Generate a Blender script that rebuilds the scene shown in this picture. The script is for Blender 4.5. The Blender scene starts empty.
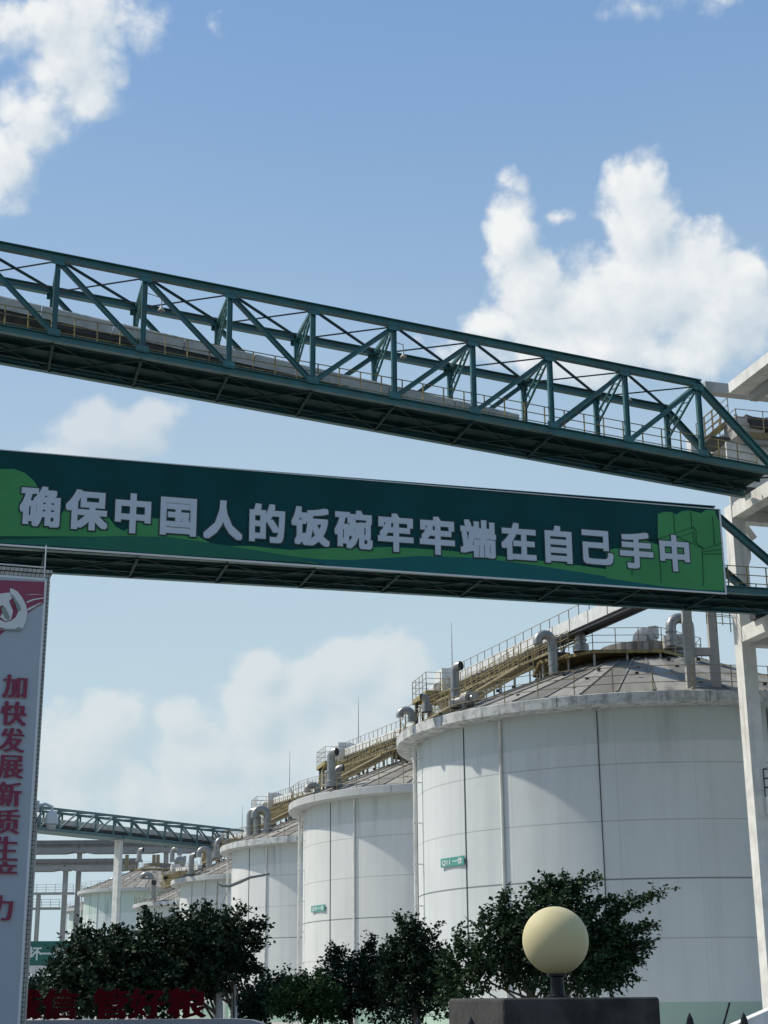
import bpy, bmesh, math, random
import numpy as np
from mathutils import Vector, Matrix
random.seed(7)
R = math.radians
SC = bpy.context.scene
COL = SC.collection

# ------------------------------------------------------------------ camera
CAM_Z = 1.6
PITCH, ROLL, FPX = R(17.6), R(-0.45), 1540.0
fw = Vector((0, math.cos(PITCH), math.sin(PITCH)))
up0 = Vector((0, -math.sin(PITCH), math.cos(PITCH)))
rt0 = Vector((1, 0, 0))
rt = rt0 * math.cos(ROLL) + up0 * math.sin(ROLL)
up = up0 * math.cos(ROLL) - rt0 * math.sin(ROLL)
cd = bpy.data.cameras.new('camera')
cam = bpy.data.objects.new('camera', cd)
COL.objects.link(cam)
cd.sensor_fit = 'VERTICAL'
cd.sensor_height = 36.0
cd.lens = FPX / 1024 * 36
cd.clip_start = 0.1
cd.clip_end = 6000
m = Matrix((rt, up, -fw)).transposed().to_4x4()
m.translation = (0, 0, CAM_Z)
cam.matrix_world = m
SC.camera = cam

# ------------------------------------------------------------------ sun, sky, exposure
SUN_AZ, SUN_EL = -71.0, 49.0          # degrees, azimuth from +Y towards +X
sd = Vector((math.sin(R(SUN_AZ)) * math.cos(R(SUN_EL)), math.cos(R(SUN_AZ)) * math.cos(R(SUN_EL)), math.sin(R(SUN_EL))))
sl = bpy.data.lights.new('sun', 'SUN')
sl.energy = 3.1
sl.angle = R(1.2)
sl.color = (1.0, 0.925, 0.80)
so = bpy.data.objects.new('sun', sl)
COL.objects.link(so)
so.rotation_euler = (-sd).to_track_quat('-Z', 'Y').to_euler()
SC.view_settings.view_transform = 'Standard'
SC.view_settings.look = 'None'
SC.view_settings.gamma = 1.0
SC.view_settings.exposure = 0.45

W = bpy.data.worlds.new('World')
SC.world = W
W.use_nodes = True
nt = W.node_tree
for n in list(nt.nodes):
    nt.nodes.remove(n)


def wn(t, **k):
    n = nt.nodes.new(t)
    for a, b in k.items():
        setattr(n, a, b)
    return n


def wl(a, b):
    nt.links.new(a, b)


def wmath(op, a, b=None, c=None, clamp=False):
    n = wn('ShaderNodeMath', operation=op)
    n.use_clamp = clamp
    for i, v in enumerate((a, b, c)):
        if v is None:
            continue
        if isinstance(v, (int, float)):
            n.inputs[i].default_value = v
        else:
            wl(v, n.inputs[i])
    return n.outputs[0]


sky = wn('ShaderNodeTexSky', sky_type='NISHITA', sun_disc=False)
sky.sun_elevation = R(SUN_EL)
sky.sun_rotation = R(SUN_AZ)
sky.air_density = 1.0
sky.dust_density = 0.6
sky.ozone_density = 1.6
SKY_STR = 0.115
tc = wn('ShaderNodeTexCoord')
D = tc.outputs['Generated']


def wdot(vec):
    n = wn('ShaderNodeVectorMath', operation='DOT_PRODUCT')
    wl(D, n.inputs[0])
    n.inputs[1].default_value = vec
    return n.outputs['Value']


# a fixed patch of sky towards the north: plane coordinates (east, height) of the view direction there
c_up, c_n = Vector((0, -math.sin(R(25)), math.cos(R(25)))), Vector((0, math.cos(R(25)), math.sin(R(25))))
dn = wmath('MAXIMUM', wdot(c_n), 0.02)
U = wmath('DIVIDE', wdot((1, 0, 0)), dn)
V = wmath('DIVIDE', wdot(c_up), dn)
cmb = wn('ShaderNodeCombineXYZ')
wl(U, cmb.inputs[0]); wl(V, cmb.inputs[1])


def shifted(du, dv):
    n = wn('ShaderNodeVectorMath', operation='ADD')
    wl(cmb.outputs[0], n.inputs[0]); n.inputs[1].default_value = (du, dv, 0)
    s_ = wn('ShaderNodeSeparateXYZ'); wl(n.outputs[0], s_.inputs[0])
    return n.outputs[0], s_.outputs[0], s_.outputs[1]


def noise(P, scale, detail, rough, off=(0, 0, 0), dist=0.0):
    mp = wn('ShaderNodeVectorMath', operation='ADD')
    wl(P, mp.inputs[0]); mp.inputs[1].default_value = off
    n = wn('ShaderNodeTexNoise', noise_dimensions='2D')
    wl(mp.outputs[0], n.inputs['Vector'])
    n.inputs['Scale'].default_value = scale
    n.inputs['Detail'].default_value = detail
    n.inputs['Roughness'].default_value = rough
    n.inputs['Distortion'].default_value = dist
    return n.outputs['Fac']


def billow(P, scale, off):
    """rounded heads: high inside each cell, creased between cells"""
    a2 = wn('ShaderNodeVectorMath', operation='ADD'); wl(P, a2.inputs[0]); a2.inputs[1].default_value = off
    v = wn('ShaderNodeTexVoronoi', feature='F1', voronoi_dimensions='2D'); wl(a2.outputs[0], v.inputs['Vector'])
    v.inputs['Scale'].default_value = scale
    return wmath('SUBTRACT', 0.5, v.outputs['Distance'])


def uv_of(px, py):
    d = (fw * FPX + rt * (px - 384) - up * (py - 512)).normalized()
    k = d.dot(c_n)
    return d.x / k, d.dot(c_up) / k


def smooth(x, lo, hi):
    n = wn('ShaderNodeMapRange', interpolation_type='SMOOTHSTEP')
    wl(x, n.inputs['Value'])
    n.inputs['From Min'].default_value = lo
    n.inputs['From Max'].default_value = hi
    return n.outputs[0]


def blob_field(blobs, U_, V_):
    acc = None
    for (px, py, rx, ry, w) in blobs:
        u0, v0 = uv_of(px, py)
        a = wmath('MULTIPLY', wmath('SUBTRACT', U_, u0), FPX / rx)
        b = wmath('MULTIPLY', wmath('SUBTRACT', V_, v0), FPX / ry)
        r2 = wmath('MULTIPLY_ADD', a, a, wmath('MULTIPLY', b, b))
        f = wmath('MULTIPLY', wmath('SUBTRACT', 1.0, wmath('SQRT', r2)), w)
        acc = f if acc is None else wmath('SMOOTH_MAX', acc, f, 0.25)
    return acc


def crinkle(P):
    wv = wn('ShaderNodeTexNoise', noise_dimensions='2D'); wl(P, wv.inputs['Vector'])
    wv.inputs['Scale'].default_value = 24.0; wv.inputs['Detail'].default_value = 4
    k = wn('ShaderNodeVectorMath', operation='SCALE'); wl(wv.outputs['Color'], k.inputs[0]); k.inputs['Scale'].default_value = 0.05
    ad = wn('ShaderNodeVectorMath', operation='ADD'); wl(P, ad.inputs[0]); wl(k.outputs[0], ad.inputs[1])
    Q = ad.outputs[0]
    nz = wmath('MULTIPLY', wmath('SUBTRACT', noise(P, 11.0, 7, 0.62, (1.3, 0.2, 0)), 0.5), 2.9)
    nz = wmath('MULTIPLY_ADD', billow(Q, 26.0, (0.4, 0.9, 0)), 0.62, nz)
    return wmath('MULTIPLY_ADD', billow(Q, 60.0, (2.1, 0.3, 0)), 0.36, nz)


P0, U0, V0 = shifted(0, 0)
P1, U1, V1 = shifted(-0.010, 0.012)
NZ0, NZ1 = crinkle(P0), crinkle(P1)


def cloud(blobs, amp, lo, hi, dark, light, below, alpha):
    b0, b1 = blob_field(blobs, U0, V0), blob_field(blobs, U1, V1)
    f0 = wmath('MULTIPLY_ADD', NZ0, amp, b0); f1 = wmath('MULTIPLY_ADD', NZ1, amp, b1)
    a = wmath('MULTIPLY', smooth(f0, lo, hi), alpha)
    lit = wmath('MULTIPLY_ADD', wmath('SUBTRACT', f0, f1), 1.1, 0.55)
    lit = wmath('SUBTRACT', lit, wmath('MULTIPLY', smooth(f0, 0.35, 1.1), 0.15), clamp=True)
    return mixc(a, below, mixc(lit, dark, light))


def mixc(fac, a, b):
    n = wn('ShaderNodeMix', data_type='RGBA')
    wl(fac, n.inputs['Factor'])
    for s, v in ((n.inputs[6], a), (n.inputs[7], b)):
        if isinstance(v, tuple):
            s.default_value = v
        else:
            wl(v, s)
    return n.outputs[2]


# base sky: Nishita, with a thin high veil that thickens towards the horizon
sc_ = wn('ShaderNodeVectorMath', operation='SCALE')
wl(sky.outputs[0], sc_.inputs[0]); sc_.inputs['Scale'].default_value = SKY_STR
sep = wn('ShaderNodeSeparateXYZ'); wl(D, sep.inputs[0])
elev = sep.outputs['Z']
veil = wmath('MULTIPLY', wmath('SUBTRACT', 1.0, smooth(elev, 0.10, 0.66)), 0.93)
vn = wmath('ADD', 0.82, wmath('MULTIPLY', noise(cmb.outputs[0], 3.0, 4, 0.5, (4, 2, 0)), 0.34))
side = wn('ShaderNodeMapRange'); wl(sep.outputs['Y'], side.inputs[0])
for i_, v_ in enumerate((-0.3, 0.5, 0.3, 1.0)):
    side.inputs[i_ + 1].default_value = v_
veil = wmath('MULTIPLY', wmath('MULTIPLY', veil, vn), side.outputs[0], clamp=True)
base0 = mixc(wmath('MULTIPLY', side.outputs[0], 0.75), sc_.outputs[0], (0.135, 0.262, 0.470, 1))
base = mixc(veil, base0, (0.407, 0.506, 0.545, 1))

torn = [(18, 22, 120, 52, .80), (62, 62, 58, 50, .75), (5, 160, 32, 54, 0.75), (140, 18, 48, 28, .62), (30, 112, 44, 44, .72), (90, 95, 28, 22, .55), (668, -10, 80, 26, .5), (640, 8, 50, 16, .32), (212, 24, 12, 16, .25)]
cumulus = [
    (513, 228, 32, 50, 0.95), (535, 290, 62, 62, 1.0), (498, 325, 40, 30, .8), (640, 225, 42, 66, 1.0), (655, 290, 110, 75, 1.05), (715, 310, 80, 62, .95), (590, 300, 60, 50, .9),
    (748, 275, 34, 36, .65), (558, 218, 20, 11, .42), (600, 350, 150, 40, .8)]
s0 = cloud(torn, 0.62, 0.0, 0.62, (0.409, 0.482, 0.540, 1), (0.679, 0.686, 0.679, 1), base, 0.92)
s1 = cloud(cumulus, 0.50, 0.0, 0.40, (0.409, 0.482, 0.540, 1), (0.679, 0.686, 0.679, 1), s0, 0.95)
low = [
    (115, 436, 74, 34, 0.95), (155, 418, 34, 26, .7), (60, 455, 50, 22, .6), (95, 415, 26, 20, .6),
    (110, 725, 52, 38, 0.85), (80, 760, 60, 60, .85), (180, 725, 40, 30, .8), (262, 672, 34, 36, .95), (255, 720, 44, 60, .95), (300, 690, 60, 48, .9), (355, 668, 56, 36, .95), (400, 690, 56, 60, .95),
    (170, 800, 150, 60, .85), (330, 750, 140, 80, .9), (60, 800, 70, 60, .8), (200, 760, 80, 50, .8)]
s2 = cloud(low, 0.44, 0.0, 0.40, (0.416, 0.482, 0.518, 1), (0.599, 0.613, 0.606, 1), s1, 0.58)
bg = wn('ShaderNodeBackground')
wl(s2, bg.inputs['Color']); bg.inputs['Strength'].default_value = 1.0
wo = wn('ShaderNodeOutputWorld')
wl(bg.outputs[0], wo.inputs['Surface'])

# ------------------------------------------------------------------ helpers


def ray(px, py):
    return (fw * FPX + rt * (px - 384) - up * (py - 512)).normalized()


def at(px, py, Y):
    d = ray(px, py)
    return Vector((0, 0, CAM_Z)) + d * (Y / d.y)


def on_plane(px, py, p, n):
    d = ray(px, py)
    o = Vector((0, 0, CAM_Z))
    return o + d * ((p - o).dot(n) / d.dot(n))


class MB:
    def __init__(s):
        s.v, s.f, s.mi = [], [], []

    def add(s, vs, fs, mi=0):
        b = len(s.v)
        s.v += [tuple(p) for p in vs]
        for f in fs:
            s.f.append(tuple(i + b for i in f)); s.mi.append(mi)
        return s

    def box(s, c, dx, dy, dz, ax=None, mi=0):
        """box centred at c; full sizes dx, dy, dz along axes ax (3 vectors)"""
        c = Vector(c)
        X, Y, Z = ax if ax else (Vector((1, 0, 0)), Vector((0, 1, 0)), Vector((0, 0, 1)))
        vs = [c + X * (sx * dx / 2) + Y * (sy * dy / 2) + Z * (sz * dz / 2) for sz in (-1, 1) for sy in (-1, 1) for sx in (-1, 1)]
        return s.add(vs, [(0, 2, 3, 1), (4, 5, 7, 6), (0, 1, 5, 4), (2, 6, 7, 3), (0, 4, 6, 2), (1, 3, 7, 5)], mi)

    def bar(s, p, q, w, h, upv=(0, 0, 1), mi=0):
        p, q = Vector(p), Vector(q)
        X = (q - p); L = X.length; X.normalize()
        u = Vector(upv)
        if abs(X.dot(u)) > 0.98:
            u = Vector((0.3, 1, 0))
        Y = u.cross(X).normalized(); Z = X.cross(Y)
        return s.box((p + q) / 2, L, w, h, (X, Y, Z), mi)

    def ibeam(s, p, q, w, h, t=0.03, upv=(0, 0, 1)):
        p, q = Vector(p), Vector(q)
        X = (q - p).normalized(); u = Vector(upv)
        if abs(X.dot(u)) > 0.98:
            u = Vector((0.3, 1, 0))
        Y = u.cross(X).normalized(); Z = X.cross(Y)
        L = (q - p).length; c = (p + q) / 2
        s.box(c, L, t, h - 2 * t, (X, Y, Z))
        s.box(c + Z * (h / 2 - t / 2), L, w, t, (X, Y, Z))
        s.box(c - Z * (h / 2 - t / 2), L, w, t, (X, Y, Z))
        return s

    def tube(s, pts, r, n=8, cap=True, mi=0):
        pts = [Vector(p) for p in pts]
        rr = r if isinstance(r, (list, tuple)) else [r] * len(pts)
        b = len(s.v); prev = None
        for i, p in enumerate(pts):
            t = (pts[min(i + 1, len(pts) - 1)] - pts[max(i - 1, 0)]).normalized()
            if prev is None:
                a = Vector((0, 0, 1)) if abs(t.z) < 0.9 else Vector((1, 0, 0))
                x = a.cross(t).normalized()
            else:
                x = (prev - t * prev.dot(t)).normalized()
            prev = x; y = t.cross(x)
            for k in range(n):
                an = 2 * math.pi * k / n
                s.v.append(tuple(p + (x * math.cos(an) + y * math.sin(an)) * rr[i]))
        for i in range(len(pts) - 1):
            for k in range(n):
                a0 = b + i * n + k; a1 = b + i * n + (k + 1) % n
                s.f.append((a0, a1, a1 + n, a0 + n)); s.mi.append(mi)
        if cap:
            s.f.append(tuple(b + k for k in range(n))[::-1]); s.mi.append(mi)
            e = b + (len(pts) - 1) * n
            s.f.append(tuple(e + k for k in range(n))); s.mi.append(mi)
        return s

    def lathe(s, prof, n=48, c=(0, 0, 0), mi=0, a0=0.0, a1=2 * math.pi):
        b = len(s.v); full = abs(a1 - a0 - 2 * math.pi) < 1e-6
        m_ = n if full else n + 1
        for (r, z) in prof:
            for k in range(m_):
                an = a0 + (a1 - a0) * k / n
                s.v.append((c[0] + r * math.cos(an), c[1] + r * math.sin(an), c[2] + z))
        for i in range(len(prof) - 1):
            for k in range(n):
                k2 = (k + 1) % m_
                s.f.append((b + i * m_ + k, b + i * m_ + k2, b + (i + 1) * m_ + k2, b + (i + 1) * m_ + k)); s.mi.append(mi)
        return s

    def prism(s, poly, off, mi=0):
        """closed planar polygon (3-D points) extruded by vector off"""
        n = len(poly); off = Vector(off)
        vs = [Vector(p) for p in poly] + [Vector(p) + off for p in poly]
        fs = [tuple(range(n))[::-1], tuple(range(n, 2 * n))] + [(i, (i + 1) % n, (i + 1) % n + n, i + n) for i in range(n)]
        return s.add(vs, fs, mi)

    def build(s, name, mats, parent=None, smooth=False, fix=True):
        me = bpy.data.meshes.new(name)
        o3 = Vector((0, 0, 0)) if parent is None else world_loc(parent)
        me.from_pydata([(v[0] - o3.x, v[1] - o3.y, v[2] - o3.z) for v in s.v], [], s.f)
        if not isinstance(mats, (list, tuple)):
            mats = [mats]
        for mm in mats:
            me.materials.append(mm)
        if len(mats) > 1:
            me.polygons.foreach_set('material_index', s.mi)
        if fix:
            bm = bmesh.new(); bm.from_mesh(me)
            bmesh.ops.recalc_face_normals(bm, faces=bm.faces)
            bm.to_mesh(me); bm.free()
        if smooth:
            me.polygons.foreach_set('use_smooth', [True] * len(me.polygons))
            try:
                me.set_sharp_from_angle(angle=R(40))
            except Exception:
                pass
        me.update()
        o = bpy.data.objects.new(name, me)
        COL.objects.link(o)
        if parent is not None:
            o.parent = parent
        return o


def world_loc(o):
    v = Vector((0, 0, 0))
    while o is not None:
        v = v + o.location; o = o.parent
    return v


def thing(name, label, cat, loc=(0, 0, 0), group=None):
    o = bpy.data.objects.new(name, None)
    COL.objects.link(o)
    o.location = loc
    o.empty_display_size = 0.2
    return tag(o, label, cat, group)


def tag(o, label, cat, group=None):
    o['label'] = label; o['category'] = cat
    if group:
        o['group'] = group
    return o


def struct(o):
    o['kind'] = 'structure'
    return o


CH = {}


def copy_tree(o, parent=None):
    c = o.copy()
    COL.objects.link(c)
    if parent is not None:
        c.parent = parent
    for ch in [x for x in bpy.data.objects if x.parent is o]:
        copy_tree(ch, c)
    return c


# ------------------------------------------------------------------ materials


def mat(name, col, rough=0.6, var=0.12, scale=3.0, metal=0.0, streak=None, dirt=None, bump=0.0, coat=0.0, scale3=None):
    """procedural paint / metal / concrete; var = tone variation, streak = (strength, tint) of vertical weather streaks"""
    mm = bpy.data.materials.new(name)
    mm.use_nodes = True
    t = mm.node_tree
    b = t.nodes['Principled BSDF']
    b.inputs['Roughness'].default_value = rough
    b.inputs['Metallic'].default_value = metal
    if coat:
        b.inputs['Coat Weight'].default_value = coat
    g = t.nodes.new('ShaderNodeNewGeometry')

    def nz_(sc, det, vecscale=None):
        n = t.nodes.new('ShaderNodeTexNoise')
        n.inputs['Scale'].default_value = sc
        n.inputs['Detail'].default_value = det
        n.inputs['Roughness'].default_value = 0.6
        if vecscale:
            v = t.nodes.new('ShaderNodeVectorMath'); v.operation = 'MULTIPLY'
            t.links.new(g.outputs['Position'], v.inputs[0]); v.inputs[1].default_value = vecscale
            t.links.new(v.outputs[0], n.inputs['Vector'])
        else:
            t.links.new(g.outputs['Position'], n.inputs['Vector'])
        return n.outputs['Fac']

    def mr(x, a, b_, c, d):
        n = t.nodes.new('ShaderNodeMapRange')
        t.links.new(x, n.inputs[0])
        for i, v in enumerate((a, b_, c, d)):
            n.inputs[i + 1].default_value = v
        return n.outputs[0]

    def mx(f, a, bb, mode='MIX'):
        n = t.nodes.new('ShaderNodeMix'); n.data_type = 'RGBA'; n.blend_type = mode
        if isinstance(f, float):
            n.inputs['Factor'].default_value = f
        else:
            t.links.new(f, n.inputs['Factor'])
        for s_, v in ((n.inputs[6], a), (n.inputs[7], bb)):
            if isinstance(v, tuple):
                s_.default_value = v if len(v) == 4 else v + (1,)
            else:
                t.links.new(v, s_)
        return n.outputs[2]
    lo = tuple(c * (1 - var) for c in col); hi = tuple(min(1, c * (1 + var)) for c in col)
    c = mx(mr(nz_(scale, 6, scale3), 0.3, 0.7, 0, 1), lo, hi)
    if streak:
        c = mx(mr(nz_(1.0, 6, (streak[2], streak[2], streak[2] * 0.06)), 0.5, 0.78, 0, streak[0]), c, streak[1])
    if dirt:
        c = mx(mr(nz_(dirt[2], 7), 0.46, 0.64, 0, dirt[0]), c, dirt[1])
    t.links.new(c, b.inputs['Base Color'])
    t.links.new(mr(nz_(scale * 2, 4), 0.3, 0.7, max(0, rough - 0.08), min(1, rough + 0.08)), b.inputs['Roughness'])
    if bump:
        bp = t.nodes.new('ShaderNodeBump')
        bp.inputs['Strength'].default_value = bump
        bp.inputs['Distance'].default_value = 0.02
        t.links.new(nz_(scale * 6, 5), bp.inputs['Height'])
        t.links.new(bp.outputs[0], b.inputs['Normal'])
    return mm


M = {}
M['green'] = mat('green_steel_paint', (0.028, 0.135, 0.14), 0.45, 0.2, 2.0, dirt=(0.5, (0.055, 0.085, 0.075), 2.6), streak=(.4, (.05, .06, .05), 5.0))
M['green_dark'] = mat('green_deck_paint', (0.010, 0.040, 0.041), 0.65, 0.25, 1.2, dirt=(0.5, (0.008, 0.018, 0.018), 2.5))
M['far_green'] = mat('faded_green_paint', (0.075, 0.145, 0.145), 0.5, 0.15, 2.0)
M['rail'] = mat('ochre_rail_paint', (0.26, 0.21, 0.11), 0.55, 0.2, 4.0, dirt=(0.5, (0.16, 0.13, 0.08), 9.0))
M['yellow'] = mat('yellow_rail_paint', (0.34, 0.265, 0.10), 0.6, 0.25, 4.0, dirt=(0.85, (0.11, 0.09, 0.055), 3.0))
M['casing'] = mat('grey_sheet_steel', (0.47, 0.46, 0.42), 0.45, 0.12, 2.0, dirt=(0.4, (0.25, 0.25, 0.24), 3.0))
M['casing_white'] = mat('white_sheet_steel', (0.66, 0.67, 0.65), 0.45, 0.1, 2.0, dirt=(0.4, (0.4, 0.38, 0.33), 3.0))
M['dark_steel'] = mat('dark_rubber_and_steel', (0.04, 0.042, 0.045), 0.6, 0.2, 4.0)
M['steel'] = mat('galvanised_steel', (0.30, 0.30, 0.285), 0.38, 0.15, 3.0, metal=0.55, dirt=(0.4, (0.22, 0.20, 0.17), 4.0))
M['conc'] = mat('weathered_concrete', (0.36, 0.36, 0.34), 0.85, 0.12, 1.5, streak=(0.7, (0.20, 0.20, 0.19), 2.2), bump=0.2)
M['conc_white'] = mat('white_painted_concrete', (0.72, 0.715, 0.67), 0.75, 0.1, 1.5, streak=(0.75, (0.40, 0.385, 0.34), 3.5), dirt=(.35, (.42, .41, .37), 1.6), bump=0.1)
M['conc_far'] = mat('far_grey_concrete', (0.30, 0.295, 0.28), 0.85, 0.1, 0.8, streak=(0.6, (0.30, 0.29, 0.27), 0.7))
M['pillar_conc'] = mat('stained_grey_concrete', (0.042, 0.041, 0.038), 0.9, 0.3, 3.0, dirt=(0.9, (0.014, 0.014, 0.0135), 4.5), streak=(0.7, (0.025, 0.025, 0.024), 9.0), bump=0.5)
M['black_iron'] = mat('black_iron_paint', (0.012, 0.013, 0.014), 0.4, 0.2, 8.0)
M['asphalt'] = mat('asphalt', (0.055, 0.055, 0.056), 0.9, 0.25, 0.5, bump=0.2)
M['ground'] = mat('grey_yard_ground', (0.17, 0.168, 0.155), 0.9, 0.15, 0.15, bump=0.1)
M['bark'] = mat('grey_bark', (0.10, 0.085, 0.065), 0.9, 0.3, 8.0, bump=0.5)
M['lime'] = mat('limewashed_bark', (0.50, 0.50, 0.48), 0.9, 0.2, 8.0, bump=0.4)
M['seam'] = mat('dark_joint_sealant', (0.07, 0.075, 0.075), 0.8, 0.1, 2.0)
M['white_plastic'] = mat('white_plastic', (0.62, 0.63, 0.62), 0.4, 0.05, 3.0)

# ------------------------------------------------------------------ ground
M['bounce_yard'] = mat('pale_bounce_concrete', (0.36, 0.35, 0.32), 0.9, 0.12, 0.2)
struct(MB().add([(-1500, -300, 0), (1500, -300, 0), (1500, 3000, 0), (-1500, 3000, 0)], [(0, 1, 2, 3)]).build('ground', M['ground'], fix=False))
struct(MB().add([(-160, 58, .006), (160, 58, .006), (160, 420, .006), (-160, 420, .006)], [(0, 1, 2, 3)]).build('bounce_yard', M['bounce_yard'], fix=False))  # unseen pale concrete sheet, added to bounce sunlight onto the silo walls
struct(MB().add([(-200, 12.5, .004), (200, 12.5, .004), (200, 23, .004), (-200, 23, .004)], [(0, 1, 2, 3)]).build('road', M['asphalt'], fix=False))

# ------------------------------------------------------------------ silos


def silo_wall_mat(name, base, band, band_z, plinth, plinth_z, rings, strong, tint_noise=0.0):
    """painted slip-formed wall: tones by height (older paint band on top, green plinth), thin lift joints, rain streaks"""
    mm = bpy.data.materials.new(name); mm.use_nodes = True
    t = mm.node_tree; b = t.nodes['Principled BSDF']; b.inputs['Roughness'].default_value = 0.62
    tcn = t.nodes.new('ShaderNodeTexCoord'); g = t.nodes.new('ShaderNodeNewGeometry')
    sp = t.nodes.new('ShaderNodeSeparateXYZ'); t.links.new(tcn.outputs['Object'], sp.inputs[0]); z = sp.outputs['Z']

    def mth(op, a, b_=None):
        n = t.nodes.new('ShaderNodeMath'); n.operation = op
        for i, v in enumerate((a, b_)):
            if v is None:
                continue
            if isinstance(v, (int, float)):
                n.inputs[i].default_value = v
            else:
                t.links.new(v, n.inputs[i])
        return n.outputs[0]

    def mx(f, a, bb):
        n = t.nodes.new('ShaderNodeMix'); n.data_type = 'RGBA'
        if isinstance(f, (int, float)):
            n.inputs['Factor'].default_value = f
        else:
            t.links.new(f, n.inputs['Factor'])
        for s_, v in ((n.inputs[6], a), (n.inputs[7], bb)):
            if isinstance(v, tuple):
                s_.default_value = v + (1,)
            else:
                t.links.new(v, s_)
        return n.outputs[2]

    def nz_(sc, det, vs):
        v = t.nodes.new('ShaderNodeVectorMath'); v.operation = 'MULTIPLY'
        t.links.new(g.outputs['Position'], v.inputs[0]); v.inputs[1].default_value = vs
        n = t.nodes.new('ShaderNodeTexNoise'); n.inputs['Scale'].default_value = sc; n.inputs['Detail'].default_value = det
        n.inputs['Roughness'].default_value = 0.62
        t.links.new(v.outputs[0], n.inputs['Vector']); return n.outputs['Fac']

    def mr(x, a, b_, c, d):
        n = t.nodes.new('ShaderNodeMapRange'); t.links.new(x, n.inputs[0])
        for i, v in enumerate((a, b_, c, d)):
            n.inputs[i + 1].default_value = v
        return n.outputs[0]
    lo = tuple(c * 0.93 for c in base); hi = tuple(min(1, c * 1.05) for c in base)
    c = mx(mr(nz_(0.35, 5, (1, 1, 0.6)), 0.3, 0.7, 0, 1), lo, hi)
    c = mx(mr(nz_(1.0, 6, (1.6, 1.6, 0.05)), 0.5, 0.8, 0, 0.45), c, tuple(x * 0.72 for x in base))          # rain streaks
    wob = mth('MULTIPLY', mth('SUBTRACT', nz_(0.8, 2, (1, 1, 0.2)), 0.5), 0.16)
    c = mx(mr(mth('ADD', z, wob), band_z - 0.04, band_z + 0.04, 0, 0.9), c, band)
    stv = mth('MULTIPLY', mr(z, band_z - 1.6, 13.6, 0, 0.75), mr(nz_(1.0, 6, (1.2, 1.2, 0.10)), 0.52, 0.74, 0, 1))
    c = mx(stv, c, tuple(x * 0.5 for x in band))                                                            # dirt washed down from the ring beam
    c = mx(mr(z, plinth_z - 0.01, plinth_z + 0.01, 1, 0), c, plinth)
    for zz in rings:
        d = mth('ABSOLUTE', mth('SUBTRACT', z, zz))
        w_ = 0.045 if zz in strong else 0.028
        c = mx(mr(d, w_ * 0.6, w_, 0.8 if zz in strong else 0.42, 0), c, (0.10, 0.11, 0.11))
    an = mth('MULTIPLY', mth('ARCTAN2', sp.outputs['Y'], sp.outputs['X']), 44 / (2 * math.pi))
    fr = mth('ABSOLUTE', mth('SUBTRACT', mth('FRACT', an), 0.5))
    wn_ = t.nodes.new('ShaderNodeTexWhiteNoise'); wn_.noise_dimensions = '1D'; t.links.new(mth('FLOOR', mth('ADD', an, 0.5)), wn_.inputs['W'])
    c = mx(mth('MULTIPLY', mr(fr, 0.486, 0.494, 0, 0.5), mr(wn_.outputs['Value'], 0.35, 0.9, 0, 1)), c, tuple(x * 0.6 for x in base))   # faint shutter joints
    t.links.new(c, b.inputs['Base Color'])
    bp = t.nodes.new('ShaderNodeBump'); bp.inputs['Strength'].default_value = 0.12; bp.inputs['Distance'].default_value = 0.03
    t.links.new(nz_(1.2, 5, (1, 1, 0.5)), bp.inputs['Height']); t.links.new(bp.outputs[0], b.inputs['Normal'])
    return mm


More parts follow.
